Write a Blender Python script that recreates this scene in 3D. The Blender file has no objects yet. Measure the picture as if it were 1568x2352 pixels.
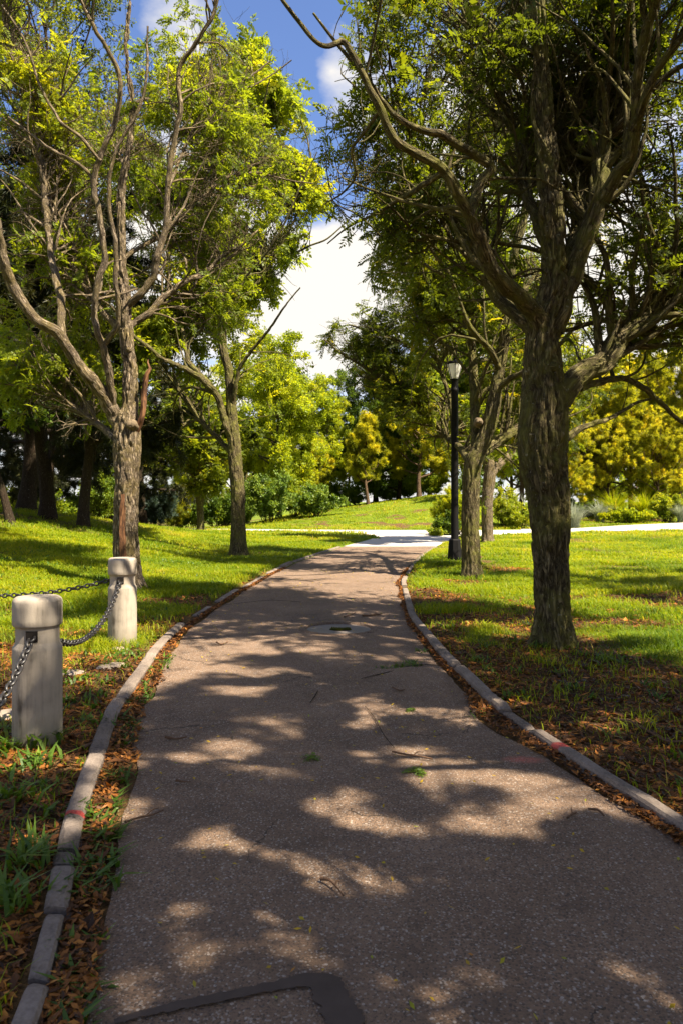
import bpy, math, time
import numpy as np
T0 = time.time()
f32 = np.float32
rng = np.random.default_rng(7)
scene = bpy.context.scene
COL = scene.collection
# ------------------------------------------------------------------ camera constants
CH = 1.5            # camera height, m
FP = 1700.0         # focal length measured in a 1568 x 2352 copy of the photograph
CX, HY = 784.0, 1152.0

# ------------------------------------------------------------------ noise
def _hash(i, j, k):
    n = (i * 374761393 + j * 668265263 + k * 1442695041) & 0xffffffff
    n = ((n ^ (n >> 13)) * 1274126177) & 0xffffffff
    return ((n ^ (n >> 16)) & 0xffff) / 65535.0
def vnoise(x, y, z=0.0):
    x, y, z = np.broadcast_arrays(np.asarray(x, float), np.asarray(y, float), np.asarray(z, float))
    i, j, k = np.floor(x).astype(np.int64), np.floor(y).astype(np.int64), np.floor(z).astype(np.int64)
    u, v, w = x - i, y - j, z - k
    u, v, w = u*u*(3-2*u), v*v*(3-2*v), w*w*(3-2*w)
    r = 0
    for a in (0, 1):
        for b in (0, 1):
            for c in (0, 1):
                r = r + _hash(i+a, j+b, k+c) * (u if a else 1-u) * (v if b else 1-v) * (w if c else 1-w)
    return r
def fbm(x, y, z=0.0, o=3):
    s, a, t = 0, 1.0, 0
    for q in range(o):
        s = s + a * vnoise(x * 2**q + 17*q, y * 2**q - 9*q, z * 2**q + 5*q); t += a; a *= .5
    return s / t
def S(a, b, x):
    t = np.clip((np.asarray(x, float) - a) / (b - a), 0, 1); return t*t*(3-2*t)

# ------------------------------------------------------------------ layout of the path and the ground
KL = np.array([(-9, -.60), (-2, -.62), (1.0, -.72), (2.1, -.845), (2.9, -1.04), (3.4, -1.19), (4.15, -1.335), (5.2, -1.56), (7.5, -1.81), (9.1, -1.87), (12, -1.72),
               (15, -1.48), (18.5, -1.10), (21.5, -.58), (24.5, .02), (27, .62), (29.5, 1.2)])
KR = np.array([(-9, 2.9), (0, 2.3), (2, 1.88), (3.3, 1.52), (4.41, 1.26), (5.12, 1.10), (7.12, .93), (9.5, .86), (13.5, 1.07), (17.2, 1.6),
               (20, 2.1), (23.2, 2.78), (28, 4.05), (29.5, 4.5)])
def smooth_curve(K):
    y = np.arange(K[0, 0], K[-1, 0], .1)
    x = np.interp(y, K[:, 0], K[:, 1])
    pad = 6
    xp = np.pad(x, pad, mode='edge'); ker = np.hanning(2*pad+1); ker /= ker.sum()
    return y, np.convolve(xp, ker, 'valid')
_yl, _xl = smooth_curve(KL); _yr, _xr = smooth_curve(KR)
def xl(y): return np.interp(y, _yl, _xl)
def xr(y): return np.interp(y, _yr, _xr)
YC = 24.6           # where asphalt meets the pale concrete apron
CN = np.array([(-60, 47.5), (-30, 43), (-14, 39.6), (-5, 37.8), (-1, 36.6), (.9, 35.2), (1.55, 31.5), (1.2, 29.5), (4.5, 29.5), (5.6, 31.6), (7.5, 33.6), (10, 35.2), (14, 37.2), (20, 40), (40, 52)])
CF = np.array([(-60, 49.5), (-30, 45), (-14, 41.6), (-5, 39.8), (-1, 38.8), (3, 38.4), (7, 38.4), (10, 38.9), (14, 40.4), (20, 43.4), (40, 55.5)])
def path_gap(x, y):
    """signed distance-like value: > 0 on the lawns, < 0 on the paths"""
    x = np.asarray(x, float); y = np.asarray(y, float)
    d = np.maximum(xl(y) - x, x - xr(y))
    d = np.where(y < 29.6, d, np.maximum(d, y - 29.6))
    yn = np.interp(x, [-60, -30, -14, -5, -1, .9, 1.25, 1.6, 4.5, 5.6, 7.5, 10, 14, 20, 40], [47.5, 43, 39.6, 37.8, 36.6, 35.2, 33.4, 29.6, 29.6, 31.6, 33.6, 35.2, 37.2, 40, 52])
    yf = np.interp(x, CF[:, 0], CF[:, 1])
    d2 = np.maximum(yn - y, y - yf)
    return np.minimum(d, d2)
def terrain(x, y):
    x = np.asarray(x, float); y = np.asarray(y, float)
    t = np.clip(-(x + 2.7), 0, None)
    left = .15 * t * t / (t + .8)
    left = np.minimum(left, .55 + .07 * t) * S(6.5, 16, y)
    left = left * (1 - S(26, 37, y)) - .5 * S(30, 60, y) * S(-6, -14, x)
    ridge = np.interp(x, [-40, -12, -7, -2.6, 2, 6.6, 9.5, 13, 16, 40], [-.3, -.5, -.3, .62, 1.25, 1.85, 1.9, 1.0, .45, .8])
    mound = (ridge + .25 * (fbm(x*.25, y*.25) - .5)) * S(39.5, 53, y)
    right = .06 * np.clip(x - 9, 0, 8) * S(8, 20, y) * (1 - S(28, 36, y)) * .5
    return left + mound + right + .035 * (fbm(x*.6+3, y*.6) - .5) * S(.3, 1.5, path_gap(x, y))
def ground_z(x, y):
    g = path_gap(x, y)
    return terrain(x, y) + .03 * S(.02, .2, g) - .012 * (1 - S(-.05, .02, g))
def bare(x, y):
    """share of bare soil and litter, 0..1"""
    g = path_gap(x, y)
    n = fbm(x*.9 + 11, y*.9, 0, 4)
    b = .95 * S(.42, .60, n - .05*S(-.8, -1.2, x) + .20*S(9.5, 5, y) + .16*S(.9, .1, g)*S(14, 8, y) - .13*S(10, 15, y) + .04*S(0, -4, x)*S(6, 4, y) - .10*S(-2.4, -3.5, x))
    b = np.maximum(b, .85 * S(.34, .05, g) * S(22, 14, y))
    b = np.maximum(b, .95 * S(.9, .3, np.hypot(x - 2.2, (y - 7.6)) + .5*(n-.5)))
    b = np.maximum(b, .8 * S(5.5, 9, -x) * S(17, 22, y) * S(.40, .5, n))
    return np.clip(b, 0, 1)
def at(px, py, d):
    """point d metres ahead that the photograph shows at (px, py)"""
    return np.array([(px - CX) / FP * d, d, CH + (HY - py) / FP * d])
def ground_at(px, py):
    d = FP * CH / max(py - HY, 8)
    for _ in range(40):
        z = float(ground_z((px - CX) / FP * d, d))
        d = .5*d + .5 * FP * (CH - z) / max(py - HY, 8)
    return np.array([(px - CX) / FP * d, d, float(ground_z((px - CX) / FP * d, d))])

# ------------------------------------------------------------------ materials
class G:
    def __init__(s, name, world=False):
        if world:
            s.t = world.node_tree
        else:
            s.m = bpy.data.materials.new(name); s.m.use_nodes = True; s.t = s.m.node_tree
        s.t.nodes.clear()
    def n(s, kind, ins=None, **kw):
        o = s.t.nodes.new(kind)
        for k, v in kw.items(): setattr(o, k, v)
        for k, v in (ins or {}).items(): s.put(o.inputs[k], v)
        return o
    def put(s, sock, v):
        if isinstance(v, bpy.types.NodeSocket): s.t.links.new(v, sock)
        elif isinstance(v, bpy.types.Node): s.t.links.new(v.outputs[0], sock)
        else:
            try: sock.default_value = v
            except Exception: sock.default_value = (*v, 1)
    def math(s, op, a, b=0.0, c=None, clamp=False):
        o = s.n('ShaderNodeMath', {0: a, 1: b}, operation=op, use_clamp=clamp)
        if c is not None: s.put(o.inputs[2], c)
        return o.outputs[0]
    def mix(s, f, a, b, mode='MIX'):
        o = s.n('ShaderNodeMix', data_type='RGBA', blend_type=mode)
        s.put(o.inputs[0], f); s.put(o.inputs[6], a); s.put(o.inputs[7], b)
        return o.outputs[2]
    def ramp(s, f, stops):
        o = s.n('ShaderNodeValToRGB', {0: f}); e = o.color_ramp.elements
        while len(e) < len(stops): e.new(.5)
        for q, (p, c) in zip(e, stops):
            q.position = p; q.color = (*c, 1) if len(c) == 3 else c
        return o.outputs[0]
    def noise(s, vec, scale, detail=4, rough=.55, out=0, dist=0.0):
        return s.n('ShaderNodeTexNoise', {'Vector': vec, 'Scale': scale, 'Detail': detail, 'Roughness': rough, 'Distortion': dist}).outputs[out]
    def voro(s, vec, scale, feature='F1', out=0):
        return s.n('ShaderNodeTexVoronoi', {'Vector': vec, 'Scale': scale}, feature=feature).outputs[out]
    def attr(s, name, out=2): return s.n('ShaderNodeAttribute', attribute_name=name).outputs[out]
    def bump(s, h, strength, dist): return s.n('ShaderNodeBump', {'Height': h, 'Strength': strength, 'Distance': dist}).outputs[0]
    def map(s, vec, scale): return s.n('ShaderNodeMapping', {'Vector': vec, 'Scale': scale}).outputs[0]
    def bsdf(s, col, rough=.8, spec=.3, normal=None, metal=0.0):
        o = s.n('ShaderNodeBsdfPrincipled', {'Base Color': col, 'Roughness': rough, 'Specular IOR Level': spec, 'Metallic': metal})
        if normal is not None: s.put(o.inputs['Normal'], normal)
        return o.outputs[0]
    def out(s, sh):
        s.n('ShaderNodeOutputMaterial', {'Surface': sh}); return s.m
def gen(g): return g.n('ShaderNodeTexCoord').outputs['Object']
def pos(g): return g.n('ShaderNodeNewGeometry').outputs['Position']

def leaf_mat(name, stops, trans=.5, tcol=1.6, gloss=.25, warm=(1.24, 1.07, .42)):
    g = G(name)
    col = g.ramp(g.attr('tint'), stops)
    d = g.bsdf(col, .5, gloss)
    tc = g.mix(1.0, col, (warm[0]*tcol, warm[1]*tcol, warm[2]*tcol), 'MULTIPLY')
    tr = g.n('ShaderNodeBsdfTranslucent', {'Color': tc}).outputs[0]
    return g.out(g.n('ShaderNodeMixShader', {0: trans, 1: d, 2: tr}).outputs[0])

def bark_mat(name, dark, light, moss, moss_amt=.5, scale=1.0):
    g = G(name)
    co = g.attr('bco', 1)
    m1 = g.map(co, (1, 1, .22))
    n1 = g.noise(m1, 26*scale, 6, .62, dist=.6)
    rid = g.math('ABSOLUTE', g.math('SUBTRACT', n1, .5))
    rid = g.math('MULTIPLY', rid, 8.5, clamp=True)
    n2 = g.noise(g.map(co, (1, 1, .5)), 70*scale, 5, .6)
    n3 = g.noise(co, 3.2, 3, .5)
    n4 = g.noise(co, 14, 4, .6)
    c = g.mix(rid, dark, light)
    c = g.mix(g.math('MULTIPLY', n2, .55), c, tuple(v*.45 for v in light))
    ms = g.math('MULTIPLY', g.math('SUBTRACT', g.math('ADD', g.math('MULTIPLY', n3, .6), g.math('MULTIPLY', n4, .5)), .48), 4.5*moss_amt, clamp=True)
    c = g.mix(ms, c, moss)
    lich = g.math('GREATER_THAN', g.noise(co, 30, 2, .4), .70)
    c = g.mix(g.math('MULTIPLY', lich, .45), c, (.28, .27, .20))
    h = g.math('ADD', g.math('MULTIPLY', rid, 1.0), g.math('MULTIPLY', n2, .5))
    return g.out(g.bsdf(c, .92, .12, g.bump(h, .9, .02)))

M = {}
M['bark_tan'] = bark_mat('bark_tan', (.032, .021, .013), (.29, .228, .16), (.17, .13, .035), .55)
M['bark_olive'] = bark_mat('bark_olive', (.013, .009, .005), (.185, .15, .078), (.13, .125, .03), 1.0)
M['bark_dark'] = bark_mat('bark_dark', (.018, .012, .008), (.065, .045, .03), (.05, .045, .02), .3)
M['bark_pine'] = bark_mat('bark_pine', (.05, .03, .02), (.17, .11, .07), (.12, .1, .05), .2)
g = G('torn_wood'); co = g.attr('bco', 1)
M['torn_wood'] = g.out(g.bsdf(g.ramp(g.noise(g.map(co, (1, 1, .15)), 45, 5), [(.36, (.03, .016, .010)), (.5, (.11, .05, .023)), (.68, (.24, .12, .055))]), .8, .2, g.bump(g.noise(g.map(co, (1, 1, .12)), 60, 4), .7, .01)))
g = G('cut_wood'); co = g.attr('bco', 1)
M['cut_wood'] = g.out(g.bsdf(g.ramp(g.noise(co, 40, 4), [(.3, (.07, .05, .03)), (.7, (.19, .145, .09))]), .85, .2))
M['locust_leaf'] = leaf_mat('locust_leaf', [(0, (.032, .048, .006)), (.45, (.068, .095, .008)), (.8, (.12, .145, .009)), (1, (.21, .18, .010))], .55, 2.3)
M['locust_leaf_sunny'] = leaf_mat('locust_leaf_sunny', [(0, (.070, .105, .010)), (.45, (.115, .16, .012)), (.8, (.160, .195, .011)), (1, (.215, .215, .011))], .55, 2.05)  # brighter copy of the locust leaf, sunlight put into its colour
M['dark_leaf'] = leaf_mat('dark_leaf', [(0, (.025, .050, .007)), (.6, (.07, .12, .010)), (1, (.15, .20, .014))], .4, 1.7)
M['bright_leaf'] = leaf_mat('bright_leaf', [(0, (.07, .12, .010)), (.5, (.17, .23, .014)), (1, (.30, .32, .02))], .5, 1.6)
M['gold_leaf'] = leaf_mat('gold_leaf', [(0, (.11, .15, .010)), (.5, (.19, .25, .012)), (1, (.33, .35, .015))], .55, 1.9)
M['broad_leaf'] = leaf_mat('broad_leaf', [(0, (.045, .09, .012)), (.6, (.12, .19, .018)), (1, (.24, .29, .04))], .35, 1.7, .45)
M['pine_needle'] = leaf_mat('pine_needle', [(0, (.07, .095, .010)), (.5, (.215, .235, .014)), (.8, (.33, .325, .02)), (1, (.42, .36, .03))], .5, 2.1, .2)
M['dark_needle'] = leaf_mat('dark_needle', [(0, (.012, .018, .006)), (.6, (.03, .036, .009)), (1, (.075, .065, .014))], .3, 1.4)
M['blue_needle'] = leaf_mat('blue_needle', [(0, (.02, .04, .03)), (1, (.07, .11, .085))], .3, 1.3)
M['silver_blade'] = leaf_mat('silver_blade', [(0, (.12, .15, .10)), (1, (.34, .36, .28))], .3, 1.2, .3, (1.05, 1.05, .8))
M['grass_blade'] = leaf_mat('grass_blade', [(0, (.055, .11, .004)), (.5, (.165, .22, .005)), (.85, (.28, .29, .008)), (1, (.38, .29, .06))], .45, 1.7)
M['weed_leaf'] = leaf_mat('weed_leaf', [(0, (.035, .085, .010)), (.7, (.09, .16, .015)), (1, (.17, .22, .025))], .45, 1.6, .4)
M['litter'] = leaf_mat('litter', [(0, (.032, .016, .008)), (.35, (.12, .048, .015)), (.7, (.29, .11, .022)), (1, (.44, .19, .035))], .25, 1.1, .2, (1.1, .9, .6))
M['fallen'] = leaf_mat('fallen', [(0, (.32, .22, .012)), (.5, (.42, .28, .015)), (.8, (.22, .26, .02)), (1, (.36, .15, .03))], .3, 1.1, .25, (1.1, 1, .5))
M['flower'] = leaf_mat('flower', [(0, (.30, .16, .22)), (1, (.5, .35, .38))], .3, 1.1)

# ground
g = G('ground_soil_and_turf'); p = pos(g)
n1 = g.noise(p, 1.1, 6, .6); n2 = g.noise(p, 18, 5, .65); n3 = g.noise(p, 90, 3, .6)
soil = g.ramp(g.math('ADD', g.math('MULTIPLY', n2, .6), g.math('MULTIPLY', n3, .4)), [(.32, (.032, .019, .010)), (.5, (.085, .046, .022)), (.66, (.19, .10, .042))])
turf = g.ramp(g.math('ADD', g.math('MULTIPLY', n1, .5), g.math('MULTIPLY', n3, .5)), [(.3, (.04, .07, .006)), (.55, (.11, .15, .008)), (.75, (.18, .20, .012))])
c = g.mix(g.attr('bare'), turf, soil)
M['ground'] = g.out(g.bsdf(c, .95, .1, g.bump(g.math('ADD', n2, g.math('MULTIPLY', n3, .5)), .8, .03)))
# asphalt
g = G('worn_asphalt'); p = pos(g)
v = g.n('ShaderNodeTexVoronoi', {'Vector': p, 'Scale': 150.0}); cell = g.n('ShaderNodeSeparateColor', {0: v.outputs['Color']})
v2 = g.n('ShaderNodeTexVoronoi', {'Vector': p, 'Scale': 62.0}); cell2 = g.n('ShaderNodeSeparateColor', {0: v2.outputs['Color']})
st = g.noise(p, .9, 5, .6); st2 = g.noise(p, 6, 5, .6)
base = g.ramp(g.math('ADD', g.math('MULTIPLY', st, .65), g.math('MULTIPLY', st2, .35)), [(.34, (.100, .065, .043)), (.44, (.168, .108, .070)), (.56, (.204, .132, .086)), (.70, (.26, .177, .122))])
c = g.mix(g.math('MULTIPLY', cell.outputs[0], .72), base, g.mix(.5, base, (.03, .026, .024)))
stone = g.math('MULTIPLY', g.math('GREATER_THAN', cell2.outputs[0], .90), g.math('LESS_THAN', v2.outputs['Distance'], .36))
c = g.mix(g.math('MULTIPLY', stone, .55), c, (.40, .36, .32))
stone2 = g.math('MULTIPLY', g.math('GREATER_THAN', cell.outputs[1], .90), .45)
c = g.mix(stone2, c, (.36, .32, .28))
pit = g.math('MULTIPLY', g.math('LESS_THAN', cell.outputs[2], .16), .6)
c = g.mix(pit, c, (.035, .03, .028))
wv = g.n('ShaderNodeVectorMath', {0: p, 1: g.n('ShaderNodeVectorMath', {0: g.noise(p, 2.2, 5, .65, out=1), 1: (.55, .55, 0)}, operation='MULTIPLY').outputs[0]}, operation='ADD').outputs[0]
ed = g.n('ShaderNodeTexVoronoi', {'Vector': wv, 'Scale': .75}, feature='DISTANCE_TO_EDGE').outputs['Distance']
ck = g.math('MULTIPLY', g.math('LESS_THAN', ed, g.math('MULTIPLY', st2, .009)), g.math('GREATER_THAN', g.noise(p, .55, 3, .5), .53))
c = g.mix(g.math('MULTIPLY', ck, .75), c, (.028, .021, .016))
stain = g.math('MULTIPLY', g.math('SUBTRACT', g.noise(p, 1.9, 6, .7), .57), 5.0, clamp=True)
c = g.mix(g.math('MULTIPLY', stain, .38), c, (.045, .036, .030))
dust = g.math('MULTIPLY', g.math('SUBTRACT', g.noise(p, 3.1, 6, .7, dist=.8), .60), 5.0, clamp=True)
c = g.mix(g.math('MULTIPLY', dust, .35), c, (.30, .225, .165))
# red spray paint near the right kerb
sx = g.n('ShaderNodeSeparateXYZ', {0: p})
dd = g.math('ADD', g.math('POWER', g.math('DIVIDE', g.math('SUBTRACT', sx.outputs[0], 1.05), .14), 2.0), g.math('POWER', g.math('DIVIDE', g.math('SUBTRACT', sx.outputs[1], 4.28), .07), 2.0))
rp = g.math('MULTIPLY', g.math('MULTIPLY', g.math('SUBTRACT', 1.0, dd, clamp=True), 1.0), g.math('MULTIPLY', cell.outputs[0], 1.1), clamp=True)
c = g.mix(g.math('MULTIPLY', rp, .8), c, (.50, .12, .09))
h = g.math('ADD', g.math('MULTIPLY', g.math('SUBTRACT', cell.outputs[0], g.math('MULTIPLY', ck, 3.0)), .5), g.math('ADD', g.math('MULTIPLY', v.outputs['Distance'], -.8), g.math('MULTIPLY', st2, .4)))
M['asphalt'] = g.out(g.bsdf(c, .88, .25, g.bump(h, .75, .006)))
g = G('pale_concrete'); p = pos(g)
n1 = g.noise(p, 1.3, 6, .6); n2 = g.noise(p, 50, 4, .6)
c = g.ramp(g.math('ADD', g.math('MULTIPLY', n1, .6), g.math('MULTIPLY', n2, .4)), [(.3, (.36, .33, .30)), (.7, (.52, .48, .44))])
M['concrete_path'] = g.out(g.bsdf(c, .9, .2, g.bump(n2, .4, .004)))
# kerb
g = G('weathered_kerb_concrete'); p = pos(g)
n1 = g.noise(p, 3.0, 6, .65); n2 = g.noise(p, 70, 4, .6); sx = g.n('ShaderNodeSeparateXYZ', {0: p})
c = g.ramp(g.math('ADD', g.math('MULTIPLY', n1, .6), g.math('MULTIPLY', n2, .4)), [(.32, (.055, .043, .034)), (.46, (.145, .115, .094)), (.58, (.20, .162, .135)), (.75, (.27, .225, .19))])
def band(y0, w): return g.math('SUBTRACT', 1.0, g.math('DIVIDE', g.math('ABSOLUTE', g.math('SUBTRACT', g.math('ADD', sx.outputs[1], g.math('MULTIPLY', n1, .05)), y0)), w), clamp=True)
red = g.math('MULTIPLY', g.math('ADD', g.math('MULTIPLY', band(3.47, .022), g.math('LESS_THAN', sx.outputs[0], 0.0)), g.math('MULTIPLY', band(4.43, .05), g.math('GREATER_THAN', sx.outputs[0], 0.0))), 2.5, clamp=True)
c = g.mix(g.math('MULTIPLY', red, g.math('MULTIPLY', n2, 1.4)), c, (.42, .03, .025))
M['kerb'] = g.out(g.bsdf(c, .9, .2, g.bump(g.math('ADD', n1, g.math('MULTIPLY', n2, .6)), .7, .012)))
# bollard concrete
g = G('bollard_concrete'); p = gen(g)
n1 = g.noise(g.map(p, (1, 1, .12)), 15, 6, .62); n2 = g.noise(p, 120, 4, .6); n3 = g.noise(p, 5, 4, .55)
c = g.ramp(g.math('ADD', g.math('MULTIPLY', n1, .55), g.math('MULTIPLY', n3, .45)), [(.36, (.075, .063, .049)), (.43, (.21, .18, .145)), (.52, (.30, .258, .208)), (.7, (.37, .32, .262))])
c = g.mix(g.math('MULTIPLY', g.math('LESS_THAN', n2, .36), .35), c, (.2, .17, .14))
sx = g.n('ShaderNodeSeparateXYZ', {0: p})
low = g.math('MULTIPLY', g.math('SUBTRACT', 1.0, g.math('DIVIDE', sx.outputs[2], .22), clamp=True), g.math('MULTIPLY', n3, 1.5))
c = g.mix(low, c, (.13, .115, .07))
M['bollard'] = g.out(g.bsdf(c, .85, .25, g.bump(g.math('ADD', n2, n3), .25, .004)))
def plain(name, col, rough=.6, spec=.4, metal=0.0, nscale=30, namt=.4, b=.2, bd=.003):
    g = G(name); p = gen(g); n = g.noise(p, nscale, 5, .6)
    c = g.mix(g.math('MULTIPLY', n, namt), col, tuple(v*.4 for v in col))
    return g.out(g.bsdf(c, rough, spec, g.bump(n, b, bd), metal))
M['chain'] = plain('black_painted_chain', (.018, .016, .016), .42, .5, 0, 60, .5)
M['black_paint'] = plain('black_lamp_paint', (.006, .0055, .0055), .6, .15, 0, 20, .4)
M['socket_shade'] = plain('socket_shade_plate', (.012, .010, .009), .9, .1)
g = G('milky_glass'); M['glass'] = g.out(g.n('ShaderNodeMixShader', {0: .6, 1: g.bsdf((.9, .88, .84), .25, .5), 2: g.n('ShaderNodeBsdfTranslucent', {'Color': (.92, .9, .87, 1)}).outputs[0]}).outputs[0])
M['tar'] = plain('bitumen_seal', (.092, .068, .054), .9, .15, 0, 14, .75, .8, .006)
M['crack'] = plain('open_crack_dirt', (.028, .020, .014), .95, .1)
M['stick'] = plain('dead_stick_bark', (.13, .075, .045), .9, .15, 0, 60, .7, .6, .004)
M['stone'] = plain('buried_flat_stone', (.30, .24, .19), .9, .2, 0, 12, .6, .6, .01)
M['moss'] = leaf_mat('moss_tuft', [(0, (.04, .05, .008)), (1, (.12, .12, .015))], .3, 1.2)
g = G('damp_sunken_patch'); p = gen(g); n1 = g.noise(p, 9, 5); n2 = g.noise(p, 150, 3)
M['patch'] = g.out(g.bsdf(g.ramp(g.math('ADD', g.math('MULTIPLY', n1, .6), g.math('MULTIPLY', n2, .4)), [(.3, (.085, .07, .06)), (.7, (.17, .145, .13))]), .6, .4, g.bump(n2, .3, .003)))

# ------------------------------------------------------------------ mesh helpers
def mk(name, V, F, mat, parent=None, smooth=False, attrs=None):
    """F: (n,4) quads, or a list of arrays with 3 / 4 / n columns"""
    V = np.ascontiguousarray(V, f32)
    Fs = F if isinstance(F, list) else [F]
    Fs = [np.ascontiguousarray(q, np.int32) for q in Fs if len(q)]
    me = bpy.data.meshes.new(name)
    me.vertices.add(len(V)); me.vertices.foreach_set('co', V.ravel())
    li = np.concatenate([q.ravel() for q in Fs])
    cnt = np.concatenate([np.full(len(q), q.shape[1], np.int32) for q in Fs])
    st = np.concatenate([[0], np.cumsum(cnt)[:-1]]).astype(np.int32)
    me.loops.add(len(li)); me.loops.foreach_set('vertex_index', li)
    me.polygons.add(len(cnt)); me.polygons.foreach_set('loop_start', st)
    me.polygons.foreach_set('use_smooth', np.full(len(cnt), bool(smooth)))
    for k, a in (attrs or {}).items():
        a = np.ascontiguousarray(a, f32)
        at_ = me.attributes.new(k, 'FLOAT' if a.ndim == 1 else 'FLOAT_VECTOR', 'POINT')
        at_.data.foreach_set('value' if a.ndim == 1 else 'vector', a.ravel())
    me.update(calc_edges=True)
    me.materials.append(mat)
    o = bpy.data.objects.new(name, me); COL.objects.link(o)
    if parent is not None: o.parent = parent
    return o
def empty(name, loc, label, cat, group=None, rz=0.0):
    o = bpy.data.objects.new(name, None); COL.objects.link(o)
    o.location = loc; o.rotation_euler = (0, 0, rz); o.empty_display_size = .2
    return tag(o, label, cat, group)
def tag(o, label=None, cat=None, group=None, kind=None):
    if label: o['label'] = label
    if cat: o['category'] = cat
    if group: o['group'] = group
    if kind: o['kind'] = kind
    return o
def copy_thing(root, loc, rz, scale, label, group=None):
    c = root.copy(); COL.objects.link(c); c.location = loc; c.rotation_euler = (0, 0, rz); c.scale = (scale,)*3 if np.isscalar(scale) else scale
    c['label'] = label
    if group: c['group'] = group
    for ch in list(root.children):
        k = ch.copy(); COL.objects.link(k); k.parent = c
        for gch in list(ch.children):
            q = gch.copy(); COL.objects.link(q); q.parent = k
    return c
def nrm(v):
    return v / np.maximum(np.linalg.norm(v, axis=-1, keepdims=True), 1e-9)
def tubes(P, R, K, off=None):
    """B polylines of N points -> vertices, quads, bark coordinates"""
    P = np.asarray(P, float); R = np.asarray(R, float)
    B, N, _ = P.shape
    t = np.gradient(P, axis=1); t = nrm(t)
    mean = nrm(P[:, -1] - P[:, 0])
    h = np.where(np.abs(mean[:, 2:3]) > .8, np.array([[1., .13, 0]]), np.array([[.11, .09, 1.]]))
    ref = nrm(h - mean * (h * mean).sum(-1, keepdims=True))[:, None, :]
    u = nrm(ref - t * (ref * t).sum(-1, keepdims=True)); w = np.cross(t, u)
    a = np.arange(K) * 2*np.pi / K
    ca, sa = np.cos(a)[None, None, :, None], np.sin(a)[None, None, :, None]
    ring = u[:, :, None] * ca + w[:, :, None] * sa
    V = P[:, :, None] + ring * R[:, :, None, None]
    L = np.concatenate([np.zeros((B, 1)), np.cumsum(np.linalg.norm(np.diff(P, axis=1), axis=-1), axis=1)], 1)
    co = np.empty((B, N, K, 3))
    sh = (np.arange(B) * 3.71 % 50)[:, None, None] if off is None else off
    co[..., 0] = np.cos(a) * R[:, :, None] + sh; co[..., 1] = np.sin(a) * R[:, :, None]; co[..., 2] = L[:, :, None] + sh
    idx = np.arange(B*N*K).reshape(B, N, K)
    i0 = idx[:, :-1]; i1 = idx[:, 1:]
    F = np.stack([i0, np.roll(i0, -1, 2), np.roll(i1, -1, 2), i1], -1).reshape(-1, 4)
    return V.reshape(-1, 3), F, co.reshape(-1, 3), ring.reshape(-1, 3)
def resample(P, R, n):
    P = np.asarray(P, float); R = np.asarray(R, float)
    if len(P) > 2:                      # Catmull-Rom
        Q = np.vstack([2*P[0]-P[1], P, 2*P[-1]-P[-2]]); out = []; ro = []
        for i in range(len(P)-1):
            p0, p1, p2, p3 = Q[i:i+4]
            for s in np.linspace(0, 1, 8, endpoint=False):
                out.append(.5*((2*p1) + (-p0+p2)*s + (2*p0-5*p1+4*p2-p3)*s*s + (-p0+3*p1-3*p2+p3)*s**3)); ro.append(R[i]*(1-s) + R[i+1]*s)
        P = np.array(out + [P[-1]]); R = np.array(ro + [R[-1]])
    L = np.concatenate([[0], np.cumsum(np.linalg.norm(np.diff(P, axis=0), axis=1))])
    s = np.linspace(0, L[-1], n)
    return np.stack([np.interp(s, L, P[:, k]) for k in range(3)], 1), np.interp(s, L, R)
def join(parts):
    V, F, C, o = [], [], [], 0
    for v, f, c in parts:
        V.append(v); F.append(f + o); C.append(c); o += len(v)
    return np.concatenate(V), np.concatenate(F), np.concatenate(C)
def sprout(P, R, count, t0, t1, ang, length, n, wig, trop, rng, rfac=.55, up_bias=.0, tip=.25, keep=None, tpow=1.0):
    """grow `count` children on the polylines P (B,N,3); the longer the parent the more children"""
    B, N, _ = P.shape
    L = np.linalg.norm(np.diff(P, axis=1), axis=-1).sum(1)
    b = rng.choice(B, count, p=L/L.sum())
    t = t0 + (t1-t0) * rng.random(count)**tpow
    s = t * (N-1); i = np.minimum(s.astype(int), N-2); fr = (s-i)[:, None]
    p = P[b, i]*(1-fr) + P[b, i+1]*fr
    tan = nrm(P[b, i+1] - P[b, i])
    q = rng.normal(size=(count, 3)); q[:, 2] += up_bias
    q = nrm(q - tan * (q*tan).sum(-1, keepdims=True))
    a = (ang[0] + (ang[1]-ang[0]) * rng.random(count))[:, None]
    d = nrm(tan*np.cos(a) + q*np.sin(a))
    r0 = np.maximum((R[b, i]*(1-fr[:, 0]) + R[b, i+1]*fr[:, 0]) * rfac * (.6 + .5*rng.random(count)), .003)
    Ln = (length[0] + (length[1]-length[0]) * rng.random(count)) * (1 - .45*t)
    out = [p]; bend = rng.normal(size=(count, 3)) * wig * .45
    for k in range(n):
        bend = .6*bend + rng.normal(size=(count, 3)) * wig * .55
        d = nrm(d + bend + np.array([0, 0, 1.0]) * trop)
        p = p + d * (Ln/n)[:, None]; out.append(p)
    C = np.stack(out, 1); CR = r0[:, None] * np.linspace(1, tip, n+1)[None]
    if keep is not None:
        m = keep(C[:, -1]) & keep(C[:, n//2]); C, CR = C[m], CR[m]
    return C, CR
def pick(P, M_, rng, t0=.2, t1=1.0):
    B, N, _ = P.shape
    b = rng.integers(0, B, M_); t = t0 + (t1-t0)*rng.random(M_)
    s = t*(N-1); i = np.minimum(s.astype(int), N-2); fr = (s-i)[:, None]
    return P[b, i]*(1-fr) + P[b, i+1]*fr, nrm(P[b, i+1]-P[b, i]), b
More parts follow.
